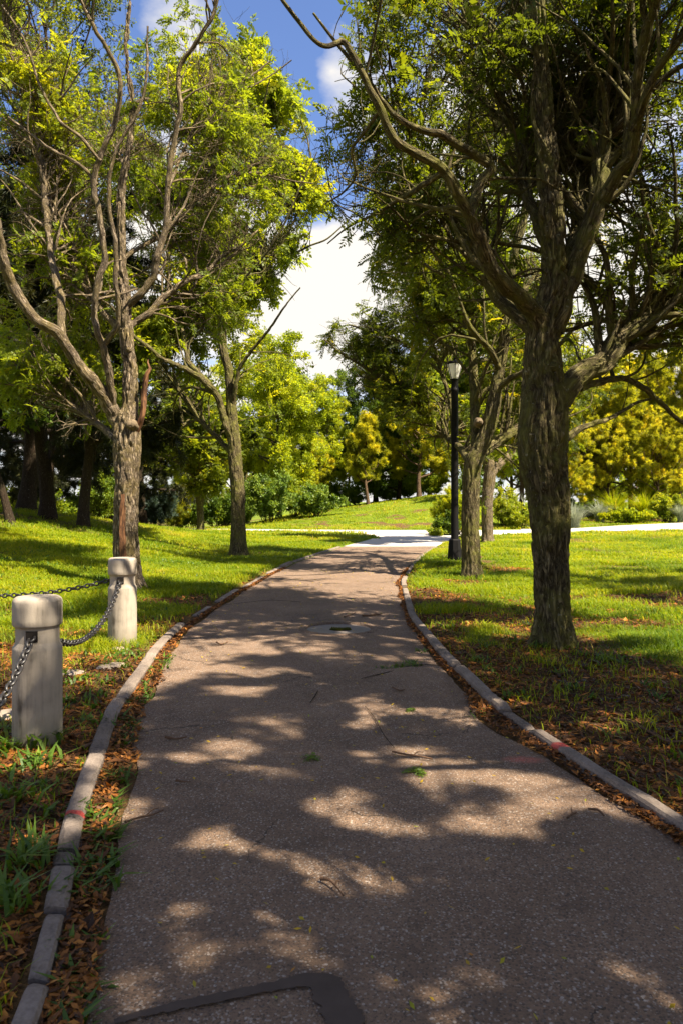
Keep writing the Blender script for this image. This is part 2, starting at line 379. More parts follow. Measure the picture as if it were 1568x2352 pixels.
def place(T, tid, base, a, b, n, size):
    """T (variants,K,4,3): put one rhomb cluster on every base"""
    t = T[tid]                                            # M,K,4,3
    W = base[:, None, None] + size[:, None, None, None] * (t[..., 0:1]*a[:, None, None] + t[..., 1:2]*b[:, None, None] + t[..., 2:3]*n[:, None, None])
    return W.reshape(-1, 3).astype(f32), t.shape[1]*4
def quads(nv): return np.arange(nv, dtype=np.int32).reshape(-1, 4)
def frames(a, rng, flat=.6):
    n = rng.normal(size=a.shape) * (1-flat) + np.array([0, 0, 1.0]) * flat
    n = nrm(n - a*(n*a).sum(-1, keepdims=True))
    return a, np.cross(n, a), n
def rhomb(c0, dirv, perp, l, w, k=.45):
    """one leaf-shaped quad from base c0 along dirv"""
    return np.stack([c0, c0 + dirv*l*k + perp*w*.5, c0 + dirv*l, c0 + dirv*l*k - perp*w*.5])
def frond_template(pairs, ll, lw, droop, rng):
    out = []
    for i in range(pairs):
        s = (i+.8)/(pairs+.6)
        for sd in (-1, 1):
            f = .25 + .35*s + .1*rng.normal(); d = nrm(np.array([f, sd, -.25 + .2*rng.normal()]))
            pv = nrm(np.array([1, -sd*f, .5*rng.normal()]))
            c0 = np.array([s, 0, -droop*s*s])
            out.append(rhomb(c0, d, pv, ll*(1-.35*abs(s-.45)), lw))
    out.append(rhomb(np.array([.95, 0, -droop*.9]), nrm(np.array([1, .1, -.6*droop*2])), np.array([0, 1., 0]), ll, lw))
    return np.stack(out)
def cluster_template(k, ll, lw, spread, rng, flat=.5):
    out = []
    for i in range(k):
        d = nrm(rng.normal(size=3) + np.array([.5, 0, 0])); c0 = d * spread * rng.random()**.5
        dv = nrm(d + .8*rng.normal(size=3)); pv = rng.normal(size=3); pv[2] *= (1-flat); pv = nrm(pv - dv*(pv*dv).sum())
        out.append(rhomb(c0, dv, pv, ll*(.7+.6*rng.random()), lw*(.7+.6*rng.random())))
    return np.stack(out)
def needle_template(k, ll, lw, rng):
    out = []
    for i in range(k):
        d = nrm(np.array([.9, 0, 0]) + rng.normal(size=3)*.75); pv = rng.normal(size=3); pv = nrm(pv - d*(pv*d).sum())
        out.append(rhomb(np.array([-.35+.5*rng.random(), 0, 0]), d, pv, ll*(.7+.5*rng.random()), lw))
    return np.stack(out)
TR = np.random.default_rng(3)
T_FROND = np.stack([frond_template(8, .34, .15, .25+.1*q, TR) for q in range(5)])
T_FROND_LO = np.stack([frond_template(4, .44, .26, .3, TR) for q in range(5)])
T_LEAF = np.stack([cluster_template(9, .55, .36, .75, TR) for q in range(8)])
T_LEAF_LO = np.stack([cluster_template(6, .75, .55, .7, TR) for q in range(8)])
T_NEEDLE = np.stack([needle_template(20, 1.0, .10, TR) for q in range(8)])
def foliage(name, base, a, size, T, mat, parent, rng, flat=.6, tint=None):
    A, Bv, Nv = frames(a, rng, flat)
    tid = rng.integers(0, len(T), len(base))
    V, k = place(T, tid, base, A, Bv, Nv, size)
    tv = tint if tint is not None else rng.random(len(base))
    tt = np.repeat(np.clip(tv, 0, 1), k) + np.repeat(rng.normal(size=len(V)//4)*.06, 4)
    return mk(name, V, quads(len(V)), mat, parent, attrs={'tint': np.clip(tt, 0, 1)})
def furrow(V, co, ring, amp, sc=1.0):
    """real relief of the locust bark: long plates between deep furrows"""
    u, v, w = co[:, 0]*13*sc, co[:, 1]*13*sc, co[:, 2]*2.6*sc
    wob = fbm(co[:, 0]*5, co[:, 1]*5, co[:, 2]*5, 2)
    n = fbm(u + wob*1.2, v + wob*1.2, w + wob*.8, 2)
    n2 = fbm(u*1.9+40, v*1.9, w*2.3, 2)
    d = .35 - np.exp(-((n-.5)/.085)**2) - .5*np.exp(-((n2-.5)/.07)**2) + .9*(fbm(u*.5, v*.5, w*.35, 2)-.5)
    return V + ring * (d*amp)[:, None]

# ------------------------------------------------------------------ the honey locusts (traced limbs, real depth)
LITE = {}
def kink(P, R, seed):
    L = np.concatenate([[0], np.cumsum(np.linalg.norm(np.diff(P, axis=0), axis=1))])
    w = np.stack([fbm(L*2.6, seed+k*7.3, 1.5, 3)-.5 for k in range(3)], 1) + .5*np.stack([vnoise(L*9, seed+k*3.1+50)-.5 for k in range(3)], 1)
    R *= 1 + .16*(fbm(L*5, seed+31., 0, 2)-.5)
    return P + w*(.38*R + .016)[:, None]*S(0, .35, L)[:, None]
def locust(base_px, d_hint, trunk, limbs, label, seed, bark, leaf, n_br, n_tw, n_fr, keep=None, back=5, T=T_FROND, size=(.13, .20), K=40, hires=110,
           top=9.0, twig_len=(.5, 1.1), br_len=(1.0, 2.4), droop=-.02, group='honey locusts along the path', tint_mu=.45, bare_twigs=0, reach=4.0, amp=.016, side=None, lscale=1.0, clump=(.45, .60), cscale=1.25):
    rng = np.random.default_rng(seed)
    b = ground_at(*base_px) if d_hint is None else None
    if d_hint is not None:
        x = (base_px[0]-CX)/FP*d_hint; b = np.array([x, d_hint, float(ground_z(x, d_hint))])
    d0 = b[1]
    root = empty('honey_locust', tuple(b), label, 'tree', group)
    def to3(pts):
        P = np.array([at(p[0], p[1], d0 + (p[3] if len(p) > 3 else 0)) for p in pts]) - b
        return P, np.array([p[2]*(d0 + (p[3] if len(p) > 3 else 0))/FP for p in pts])
    P, R = to3(trunk)
    P[0, 2] = min(P[0, 2], -.02)
    dirn = np.array([0, 0, -1.]); P = np.vstack([P[0] + dirn*.18, P]); R = np.concatenate([[R[0]*1.06], R])
    P, R = resample(P, R, hires*3)
    V, F, co, ring = tubes(P[None], R[None], K*3, off=seed*.37)
    zz = V[:, 2]
    flare = np.exp(-np.clip(zz, 0, None)/.17)                        # root flare with lobes
    ang = np.arctan2(ring[:, 1], ring[:, 0])
    V = V + ring * (flare * R[0] * (.10 + .24*np.maximum(0, np.sin(ang*5 + seed + 1.5*np.sin(ang)))**1.5))[:, None]
    V = furrow(V, co, ring, amp)
    mk('trunk', V, F, M[bark], root, True, {'bco': co})
    LP, LR = [], []
    for li in limbs:
        P2, R2 = to3(li); R2 = R2*lscale
        P2, R2 = resample(P2, R2, 140); P2 = kink(P2, R2, seed+len(LP)); V, F, co, ring = tubes(P2[None], R2[None], 40, off=seed+len(LP)*2.1)
        V = furrow(V, co, ring, np.minimum(amp*.8, .13*np.repeat(R2, 40)), 1.2)
        mk('limb', V, F, M[bark], root, True, {'bco': co})
        m = slice(0, 40)
        LP.append(P2[::10]); LR.append(R2[::10])
    # more limbs towards and away from the viewer, so that the crown has its depth
    if back:
        st = resample(P, R, 30)[0]
        zs = P[-1, 2]
        for q in range(back):
            k = int(len(P)*(.38 + .34*q/max(back-1, 1)))
            k = min(k, len(P)-2)
            az = math.pi*.5 + (1.1, -.9, .3, -.3, .8, -.6)[q % 6] + rng.normal()*.2
            if side is not None: az = side[q % len(side)]
            d = np.array([math.cos(az), math.sin(az), .75 + .35*rng.random()]); p = P[k].copy(); pts = [p.copy()]
            for s_ in range(12):
                d = nrm(d + rng.normal(size=3)*.16 + np.array([0, 0, .03])); p = p + d*reach/12; pts.append(p.copy())
            r = np.linspace(min(R[k]*.6, .075), .012, 13)
            P2, R2 = resample(np.array(pts), r, 40)
            V, F, co, ring = tubes(P2[None], R2[None], 16, off=seed+20+q)
            V = furrow(V, co, ring, np.minimum(.008, .10*np.repeat(R2, 16)), 1.2)
            mk('limb', V, F, M[bark], root, True, {'bco': co})
            LP.append(P2[::3]); LR.append(R2[::3])
    LP = np.stack(LP); LR = np.stack(LR)
    kp = None if keep is None else (lambda X: keep(X + b))
    B1, R1 = sprout(LP, LR, n_br, .18, 1.0, (.5, 1.15), br_len, 10, .20, .035, rng, .5, .5, .25, kp)
    B2, R2 = sprout(np.concatenate([B1]), np.concatenate([R1]), n_tw, .12, 1.0, (.5, 1.2), twig_len, 6, .24, droop, rng, .5, .1, .3, kp)
    B3, R3 = sprout(B2, R2, int(n_tw*1.1), .2, 1.0, (.4, 1.2), (twig_len[0]*.45, twig_len[1]*.5), 4, .25, droop*2, rng, .6, 0, .4, kp)
    def leafy(B, R, soft):
        w_ = B[:, -1] + b; cn_ = fbm(w_[:, 0]*cscale+7, w_[:, 1]*cscale, w_[:, 2]*cscale+3, 2); k_ = rng.random(len(B)) < np.maximum(S(clump[0]-soft, clump[1]-soft, cn_), .08); return B[k_], R[k_]
    B2, R2 = leafy(B2, R2, .02); B3, R3 = leafy(B3, R3, .0)
    parts = [tubes(B1, R1, 7)[:3], tubes(B2, np.maximum(R2, .0035), 5)[:3], tubes(B3, np.maximum(R3, .0028), 3)[:3]]
    Vl, Fl, cl_ = join(parts[:2]); LITE[root.name] = (Vl, Fl, cl_)
    if bare_twigs:
        D1, E1 = sprout(LP, LR, bare_twigs, .1, .9, (.6, 1.3), (.5, 1.6), 9, .30, .02, rng, .35, .2, .25, kp)
        D2, E2 = sprout(D1, E1, bare_twigs*4, .2, 1.0, (.5, 1.3), (.25, .8), 5, .32, .0, rng, .6, 0, .3, kp)
        parts += [tubes(D1, E1, 6)[:3], tubes(D2, np.maximum(E2, .0035), 4)[:3]]
    V, F, co = join(parts)
    mk('branches', V, F, M[bark], root, True, {'bco': co})
    nA = int(n_fr*.8)
    pa, ta, ia = pick(B2, nA, rng, .25, 1.0); pb, tb, ib = pick(B3, int(n_fr*2.2)-nA, rng, .15, 1.0)
    base = np.concatenate([pa, pb]); tan = np.concatenate([ta, tb])
    a = nrm(tan*.5 + rng.normal(size=base.shape)*np.array([.75, .75, .45]) + np.array([0, 0, -.22]))
    w = base + b; cn = fbm(w[:, 0]*cscale+7, w[:, 1]*cscale, w[:, 2]*cscale+3, 2); kk = rng.random(len(w)) < S(*clump, cn)
    base, a, w = base[kk], a[kk], w[kk]
    clump = fbm(w[:, 0]*.8, w[:, 1]*.8, w[:, 2]*.8, 2)
    tint = tint_mu + (clump-.5)*.9 + rng.normal(size=len(base))*.13 + (rng.random(len(base)) > .985)*.5
    foliage('crown', base, a, (size[0] + (size[1]-size[0])*rng.random(len(base)))*np.exp(.22*rng.normal(size=len(base))), T, M[leaf], root, rng, .55, tint)
    return root

def open_front(X, d0, a=.7):       # the low side towards the path and the viewer carries no foliage
    return (X[:, 1] > d0 - a) | ((X[:, 2]-CH)/np.maximum(X[:, 1], .5) > .69)
RIGHT_EDGE = np.array([(-400, 815), (0, 790), (100, 785), (200, 742), (300, 712), (350, 698), (450, 700), (515, 745), (560, 820), (640, 845), (700, 800), (740, 725), (860, 712), (900, 745), (950, 840), (1000, 900), (1060, 980), (1150, 1000)])
LEFT_EDGE = np.array([(-400, 560), (0, 590), (60, 600), (110, 662), (170, 668), (260, 690), (350, 752), (450, 760), (520, 722), (560, 700), (700, 700), (760, 722), (850, 715), (900, 705), (1000, 680), (1080, 560), (1150, 520)])
def outline(X, E, sg, amp=42):       # ragged outer limit of a crown on its path side
    d = np.maximum(X[:, 1], .8); px = CX + X[:, 0]/d*FP; py = HY - (X[:, 2]-CH)/d*FP
    px = px + amp*2*(fbm(X[:, 0]*.7+3, X[:, 1]*.7, X[:, 2]*.9, 3)-.5)
    return sg*(px - np.interp(py, E[:, 0], E[:, 1])) > 0
def keep_RT1(X):
    return outline(X, RIGHT_EDGE, 1) & (X[:, 0] > -.6) & open_front(X, 7.6, np.where(X[:, 0]/np.maximum(X[:, 1], 1) < .14, .85, .5)) & (X[:, 2] > 3.25 + .35*(fbm(X[:, 0], X[:, 1], 4., 2)-.5))
def keep_RT2(X):
    z = X[:, 2]; lampside = (X[:, 0] > 2.0) & (X[:, 0] < 3.3) & (X[:, 1] < 19.6) & (z < 5.1)
    return outline(X, RIGHT_EDGE, 1) & open_front(X, 14.7, 1.0) & ~(lampside & (X[:, 0]/np.maximum(X[:, 1], 1) < .172))
def keep_LT1(X):
    return outline(X, LEFT_EDGE-np.array([0, 90]), -1) & open_front(X, 12.3, .3)
def keep_LT2(X):
    return outline(X, LEFT_EDGE, -1) & open_front(X, 20.4, .5)

# first tree on the right
RT1 = locust((1270, 1484), None,
    [(1271, 1485, 45), (1269, 1440, 42), (1266, 1380, 39), (1263, 1280, 40), (1261, 1200, 43), (1256, 1130, 46), (1246, 1065, 54), (1245, 1000, 56), (1248, 920, 51), (1244, 850, 43), (1246, 770, 38), (1264, 690, 32), (1272, 627, 29), (1262, 450, 26), (1247, 250, 21), (1234, 0, 18), (1226, -180, 13), (1240, -420, 7)],
    [[(1268, 760, 30), (1298, 680, 28), (1325, 600, 26), (1374, 450, 27), (1381, 300, 20, .3), (1379, 100, 19, .6), (1390, -120, 14, 1.0), (1370, -350, 6, 1.3)],
     [(1368, 480, 20), (1420, 400, 18, -.2), (1450, 340, 17, -.4), (1468, 150, 16, -.8), (1505, 0, 13, -1.1), (1560, -200, 7, -1.5)],
     [(1455, 300, 13, -.5), (1490, 200, 12, -.9), (1560, 90, 11, -1.2), (1660, -20, 7, -1.6)],
     [(1245, 760, 32), (1212, 700, 27, -.2), (1131, 627, 22, -.6), (1080, 510, 19, -.9), (1051, 450, 17, -1.05), (1018, 395, 16, -1.15), (950, 350, 14, -1.3), (905, 322, 12.5, -1.4), (874, 255, 11, -1.5), (848, 205, 10, -1.55), (812, 125, 9, -1.6), (790, 97, 8.2, -1.6), (755, 107, 7.5, -1.65), (722, 92, 7, -1.7), (690, 52, 6, -1.7), (655, 8, 5.4, -1.75), (620, -50, 3.6, -1.8)],
     [(1075, 500, 15, -.95), (1098, 430, 14, -.9), (1126, 385, 13, -.9), (1095, 362, 12.5, -.95), (1024, 318, 11.5, -1.1), (959, 296, 10, -1.2), (909, 266, 8.5, -1.3), (880, 235, 7, -1.35), (862, 200, 3.5, -1.4)],
     [(874, 252, 6, -1.5), (838, 300, 5, -1.3), (805, 345, 4.4, -1.1), (817, 400, 3.6, -.9), (790, 440, 3, -.7), (745, 470, 1.8, -.5)],
     [(1018, 395, 9, -1.15), (960, 432, 7.5, -.8), (905, 465, 6, -.4), (850, 498, 4.2, -.1), (800, 520, 3, .2), (752, 560, 1.8, .4)],
     [(1275, 930, 34), (1318, 872, 32, .1), (1384, 827, 31, .2), (1434, 762, 28, .3), (1484, 722, 24, .4), (1534, 687, 22, .5), (1590, 640, 19, .6), (1700, 560, 12, .7), (1800, 420, 6, .8)],
     [(1298, 1010, 12, .05), (1330, 985, 9, .2), (1359, 975, 8, .3), (1409, 957, 6, .5), (1455, 928, 4.5, .8), (1500, 915, 3, 1.)],
     [(1330, 890, 12, .1), (1390, 874, 10, .4), (1434, 872, 9, .7), (1484, 897, 8, .9), (1530, 940, 7, 1.0), (1600, 1000, 5, 1.2)],
     [(1250, 560, 16, .1), (1205, 430, 15, .5), (1190, 330, 13, .8), (1150, 220, 11, 1.1), (1110, 90, 9, 1.4), (1060, -60, 6, 1.6)],
     [(1290, 640, 14, .2), (1320, 520, 12, .8), (1350, 430, 10, 1.3), (1340, 280, 8, 1.9), (1320, 120, 5, 2.3)]],
    'thick furrowed honey locust nearest on the right lawn, trunk bulging below its fork', 11, 'bark_olive', 'locust_leaf', 860, 5200, 6700, keep_RT1, 5, T_FROND, (.11, .17), 48, 150, reach=4.2, amp=.033, tint_mu=.34, bare_twigs=160, clump=(.48, .58), cscale=1.25, lscale=.82)  # low tint_mu puts the shade of neighbouring trees into the leaf colour
# second on the right, beside the lamp
RT2 = locust((1082, 1326), None,
    [(1082, 1327, 24), (1081, 1290, 21), (1079, 1200, 20), (1080, 1120, 20), (1087, 1060, 20), (1104, 1025, 18), (1126, 960, 17), (1138, 892, 15), (1147, 844, 12), (1157, 784, 12), (1164, 690, 11), (1180, 590, 10), (1207, 470, 9.5), (1203, 410, 9), (1180, 340, 9), (1146, 280, 8), (1104, 220, 7), (1054, 150, 6), (1000, 90, 4.5), (960, 30, 2.5)],
    [[(1092, 1050, 12), (1090, 988, 12, .2), (1087, 916, 11.5, .4), (1085, 844, 11, .6), (1083, 770, 10, .8), (1084, 690, 9, 1.0), (1060, 610, 7.5, 1.2), (1075, 500, 6, 1.4), (1090, 380, 4, 1.6)],
     [(1078, 1065, 10), (1066, 1044, 9, 1.6), (1050, 1024, 8.4, 4.0), (1020, 1000, 7.8, 5.6), (996, 968, 7.5, 5.9), (974, 945, 7, 6.0), (924, 907, 6.2, 6.0), (884, 877, 5.4, 6.0), (834, 842, 4, 5.9), (784, 812, 2.8, 5.8), (745, 780, 2, 5.8)],
     [(1040, 1014, 6.5, 4.8), (1034, 927, 6, 5.0), (1012, 860, 5.6, 5.1), (996, 800, 5.2, 5.1), (984, 767, 4.8, 5.0), (934, 652, 3.8, 4.6), (905, 560, 2.6, 4.2)],
     [(1030, 640, 5, -1.7), (960, 600, 4.2, -1.9), (890, 560, 3.5, -2.), (830, 500, 2.8, -2.1), (775, 470, 2, -2.2)],
     [(1015, 860, 5, 5.0), (950, 800, 4, 5.2), (880, 770, 3.2, 5.4), (800, 745, 2.2, 5.5)],
     [(1136, 900, 9), (1164, 873, 8.5, -.2), (1207, 851, 8, -.5), (1260, 815, 7, -.8), (1330, 740, 5, -1.2)],
     [(1108, 1040, 13), (1130, 1022, 13, .2), (1158, 1003, 13, .4), (1190, 985, 12, .6), (1250, 940, 10, 1.0), (1330, 850, 7, 1.4)],
     [(1147, 850, 9), (1120, 800, 8, -.5), (1084, 760, 7, -1.0), (1050, 690, 6.5, -1.4), (1034, 640, 6, -1.7), (1000, 590, 5, -2.), (955, 520, 3.5, -2.3)],
     [(1200, 430, 7), (1220, 330, 6, .5), (1240, 220, 5, 1.), (1230, 80, 3, 1.4)]],
    'twin-forked honey locust standing right beside the black lamp post', 22, 'bark_olive', 'locust_leaf', 760, 4800, 7200, keep_RT2, 5, T_FROND, (.14, .22), 28, 110, reach=4.2, amp=.020, br_len=(1., 2.6), tint_mu=.48, bare_twigs=130, cscale=1.0, clump=(.47, .59), lscale=.85)
# third on the right, far and half hidden
RT3 = locust((1119, 1247), None,
    [(1119, 1248, 14.5), (1118, 1225, 13), (1118, 1144, 13), (1123, 1096, 14), (1122, 1050, 11), (1112, 980, 9), (1118, 880, 8), (1130, 760, 7), (1140, 640, 5), (1150, 520, 3)],
    [[(1124, 1090, 11), (1142, 1068, 10, .3), (1168, 1045, 9, .5), (1182, 1014, 8, .7), (1200, 950, 7, .9), (1230, 850, 5, 1.2), (1250, 740, 3, 1.5)],
     [(1122, 1060, 8), (1085, 1010, 7, -.6), (1050, 950, 5, -1.2), (1010, 900, 3, -1.7)],
     [(1114, 970, 7), (1090, 900, 6, .8), (1060, 820, 4.5, 1.6), (1040, 740, 3, 2.2)],
     [(1118, 900, 6), (1160, 820, 5, -.8), (1190, 730, 3.5, -1.5), (1230, 640, 2, -2.)]],
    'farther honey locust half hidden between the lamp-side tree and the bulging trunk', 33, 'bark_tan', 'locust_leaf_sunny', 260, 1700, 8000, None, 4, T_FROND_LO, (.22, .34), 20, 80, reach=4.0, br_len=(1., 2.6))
# first tree on the left, pale sunlit fork
LT1 = locust((294, 1352), None,
    [(296, 1354, 36), (293, 1320, 31), (290, 1250, 28), (290, 1170, 27), (291, 1100, 27), (292, 1040, 30), (292, 1000, 31), (292, 965, 27), (299, 930, 18), (300, 861, 17), (295, 800, 16), (291, 740, 15), (290, 690, 13), (281, 620, 10), (279, 550, 8.5), (279, 435, 8), (296, 350, 7), (305, 240, 6), (290, 120, 5), (300, -20, 4), (290, -200, 2.5)],
    [[(284, 985, 22), (263, 955, 21), (236, 903, 20, -.2), (197, 857, 18, -.5), (162, 811, 16.5, -.7), (130, 765, 15.5, -.9), (75, 727, 15, -1.1), (32, 660, 15, -1.3), (8, 595, 14, -1.5), (-10, 500, 12, -1.7), (-60, 380, 9, -1.9), (-90, 220, 5, -2.1)],
     [(262, 950, 12), (253, 870, 11, -.3), (246, 830, 10.5, -.4), (236, 795, 10, -.5), (221, 751, 9.5, -.6), (217, 715, 9, -.6), (226, 640, 9, -.7), (240, 600, 9, -.7), (231, 500, 8.5, -.8), (217, 430, 8.5, -.8), (232, 355, 8, -.9), (268, 270, 7.5, -1.), (275, 180, 7, -1.1), (246, 110, 6, -1.2), (215, 60, 5.5, -1.3), (180, -20, 5, -1.4), (150, -150, 3, -1.5)],
     [(242, 790, 8, -.5), (258, 766, 8, -.6), (271, 742, 7.5, -.7), (271, 690, 7, -.8), (264, 640, 7, -.9), (266, 560, 6.5, -1.), (250, 470, 6, -1.1), (262, 360, 5, -1.2), (330, 220, 4, -1.3), (340, 60, 3, -1.4)],
     [(297, 750, 11), (312, 738, 10.5, .1), (342, 720, 10, .1), (372, 690, 9.5, .2), (425, 647, 8.5, .3), (470, 627, 7, .4), (510, 590, 5, .6), (560, 560, 3.5, .8), (600, 520, 2, 1.)],
     [(291, 705, 11), (325, 672, 11, -.1), (352, 637, 10, -.1), (362, 590, 10, -.2), (380, 525, 9, -.2), (389, 400, 8, -.3), (400, 325, 7.5, -.3), (415, 250, 7, -.4), (410, 165, 6.5, -.4), (450, 100, 6, -.5), (492, 28, 5, -.6), (510, -60, 3.5, -.7)],
     [(145, 790, 11, -.8), (140, 690, 11, -.5), (126, 630, 10.5, -.3), (114, 560, 10, -.1), (105, 450, 10, .1), (95, 350, 9.5, .2), (84, 270, 9, .3), (50, 190, 8.5, .4), (28, 125, 8, .5), (10, 30, 7, .6), (-10, -120, 4, .7)],
     [(265, 1005, 11), (226, 973, 10, .5), (186, 948, 10, 1.), (150, 920, 9, 1.4), (115, 870, 7, 1.8), (70, 820, 5, 2.2)],
     [(232, 370, 5, -.9), (180, 310, 5, -1.), (140, 280, 4.5, -1.1), (90, 190, 4, -1.2), (60, 100, 3.5, -1.3), (5, 10, 2.5, -1.4)],
     [(388, 430, 5, -.3), (430, 330, 4.5, 0), (480, 240, 4, .3), (570, 180, 3, .6), (620, 140, 2, .8)],
     [(20, 270, 4, -1.), (60, 300, 4.5, -1.), (120, 345, 5, -.9), (190, 385, 5, -.8), (225, 425, 5, -.8)]],
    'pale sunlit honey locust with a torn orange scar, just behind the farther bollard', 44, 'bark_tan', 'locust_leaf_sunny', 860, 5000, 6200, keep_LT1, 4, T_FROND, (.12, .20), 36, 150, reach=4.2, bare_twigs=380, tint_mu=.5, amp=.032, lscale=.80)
# torn stub, knot and orange scar of that tree
def stub(root, pts, mat, name, seed, K=14, rag=.75, d0=None, n=26):
    b = np.array(root.location); d0 = b[1] if d0 is None else d0
    P = np.array([at(p[0], p[1], d0 + p[3]) for p in pts]) - b; R = np.array([p[2]*(d0+p[3])/FP for p in pts])
    P, R = resample(P, R, n); V, F, co, ring = tubes(P[None], R[None], K, off=seed)
    V = V + ring*((fbm(co[:, 0]*40, co[:, 1]*40, co[:, 2]*9, 2)-.5)*rag*np.repeat(R, K))[:, None]
    return mk(name, V, F, M[mat], root, True, {'bco': co})
stub(LT1, [(310, 1000, 7, 0), (327, 955, 6.5, -.1), (332, 900, 6.5, -.1), (337, 862, 5.5, -.15), (345, 846, 3.2, -.15), (340, 835, 2.2, -.15), (341, 825, .6, -.15)], 'torn_wood', 'broken_branch', 3)
def knot(root, px, py, r, tx, ty, depth=-.3, seed=1, mat='bark_olive'):
    b = np.array(root.location); d = b[1]
    p0 = at(px, py, d) - b; rr = r*d/FP
    dirv = nrm(np.array([tx, -1., ty]))
    ss = np.array([0, .55, .82, .96, 1.0, .97, .90, .87, .87]); rad = np.array([2.0, 1.5, 1.2, 1.05, .9, .72, .5, .25, .01])
    P = p0[None] + dirv[None]*(ss*(-depth)*1.0)[:, None]
    V, F, co, ring = tubes(P[None], (rad*rr)[None], 20, off=seed)
    V = V + ring*((fbm(co[:, 0]*30, co[:, 1]*30, co[:, 2]*20, 2)-.5)*.5*rr*np.repeat(rad > .3, 20))[:, None]
    return mk('branch_knot', V, F, M[mat], root, True, {'bco': co})
knot(LT1, 306, 980, 9, .15, .1, -.27, 2, 'cut_wood')
knot(LT1, 297, 805, 4.5, .25, -.1, -.17, 5, 'bark_tan')
knot(RT1, 1257, 853, 9.5, .05, .1, -.205, 7)
knot(RT2, 1097, 971, 6, -.1, .1, -.20, 9, 'cut_wood')
def scar(root, spots, seed, mat='torn_wood'):
    """strips where the bark has come off, lying on the trunk"""
    b = np.array(root.location); d = b[1]
    V, F, C, o = [], [], [], 0
    for (px, y0, y1, w, dep, side) in spots:
        n = 24; ys = np.linspace(y0, y1, n)
        for i, yy in enumerate(ys):
            ww = w*d/FP*(.35+.65*math.sin(math.pi*min(max((i+.5)/n, 0.02), .98))**.5)*(1+.35*float(vnoise(yy*.09, seed)-.5))
            c = at(px + 3*float(vnoise(yy*.05, seed+3)-.5), yy, d - dep) - b
            for q in range(5):
                t = q/4-.5; V.append(c + np.array([t*2*ww*math.cos(side*1.0), t*2*ww*math.sin(side) + (.10*ww*4*t*t - .012), 0])); C.append(np.array([t*ww*2, 0, c[2]]))
        for i in range(n-1):
            for q in range(4):
                k = o+i*5+q; F.append((k, k+1, k+6, k+5))
        o += n*5
    return mk('bark_scar', np.array(V), np.array(F), M[mat], root, True, {'bco': np.array(C)})
scar(LT1, [(283, 1135, 1330, 7.5, .205, .1)], 4)
# second tree on the left
LT2 = locust((549, 1277), None,
    [(550, 1279, 21), (549, 1262, 18.5), (548, 1200, 16.5), (547, 1127, 16), (541, 1060, 15.5), (538, 1017, 15), (533, 960, 13), (531, 915, 11.5), (526, 852, 10), (513, 800, 9), (511, 727, 9), (501, 652, 8), (491, 580, 7.5), (482, 480, 6.5), (472, 380, 5), (478, 250, 4), (490, 100, 3), (500, -40, 2)],
    [[(535, 1010, 12), (520, 977, 11.5, -.1), (500, 910, 11, -.2), (475, 880, 10, -.4), (450, 862, 9.5, -.5), (412, 840, 8.5, -.7), (370, 822, 7, -.9), (340, 795, 6, -1.1), (305, 767, 5, -1.3), (270, 700, 3, -1.6)],
     [(485, 885, 8, -.3), (455, 855, 8, 0), (432, 825, 8, .2), (420, 762, 7.5, .5), (401, 727, 7, .7), (386, 627, 6, 1.), (395, 520, 5, 1.3), (380, 400, 3, 1.6)],
     [(535, 1045, 10), (515, 1022, 9, .2), (472, 978, 8, .4), (440, 940, 7, .7), (418, 908, 6, .9), (392, 868, 5, 1.2), (360, 820, 3, 1.5)],
     [(533, 945, 8), (543, 890, 7, -.2), (552, 842, 6, -.3), (590, 792, 5, -.5), (622, 752, 4, -.7), (652, 707, 3, -.9), (690, 660, 2, -1.)],
     [(512, 760, 7), (535, 700, 6.5, .3), (560, 640, 6, .5), (570, 575, 6, .7), (615, 512, 5, .9), (664, 465, 4.2, 1.1), (712, 405, 3.5, 1.2), (708, 330, 2.5, 1.3), (690, 270, 1.6, 1.4)],
     [(500, 650, 6), (470, 580, 5, -.5), (440, 480, 4.5, -1.), (450, 350, 3.5, -1.4), (470, 220, 2.5, -1.8)],
     [(540, 690, 4.5, .2), (600, 640, 4, .5), (650, 560, 3.4, .9), (690, 480, 2.8, 1.2), (735, 420, 1.8, 1.4)],
     [(505, 700, 4.5, -.2), (580, 620, 4, -.6), (640, 540, 3.3, -.9), (690, 430, 2.6, -1.1), (728, 350, 1.8, -1.2)],
     [(490, 560, 5.5), (540, 470, 5, .5), (570, 360, 4, 1.), (590, 240, 3, 1.4), (600, 100, 2, 1.8)],
     [(484, 500, 5), (530, 400, 4, -.6), (590, 300, 3.2, -1.2), (620, 180, 2.2, -1.7)]],
    'slender dark honey locust standing alone left of the bend in the path', 55, 'bark_olive', 'locust_leaf_sunny', 920, 5600, 9000, keep_LT2, 5, T_FROND_LO, (.19, .30), 26, 120, reach=5.0, br_len=(1.3, 3.2), twig_len=(.6, 1.4), tint_mu=.58, bare_twigs=120, amp=.022, cscale=.75, clump=(.47, .58), lscale=.74)
LT3 = locust((462, 1206), 36.0,
    [(462, 1212, 9), (461, 1190, 8), (458, 1140, 8), (450, 1100, 6.5), (432, 1070, 6), (425, 1030, 5), (418, 960, 4), (410, 880, 2)],
    [[(460, 1140, 6), (470, 1100, 6, .3), (480, 1060, 5.5, .6), (490, 1010, 4.5, .9), (510, 950, 3, 1.2)],
     [(456, 1120, 5.5), (458, 1070, 5, -.5), (450, 1020, 4, -1.), (460, 940, 2.5, -1.5)],
     [(462, 1160, 5), (476, 1110, 5, .2), (486, 1060, 4, -.6), (480, 1000, 3, -1.)]],
    'small many-stemmed honey locust by the distant lamp post', 66, 'bark_olive', 'locust_leaf', 160, 1000, 4500, None, 4, T_FROND_LO, (.30, .45), 14, 60, reach=4.0, br_len=(1., 2.4), amp=.008)
print('locusts', round(time.time()-T0, 1))

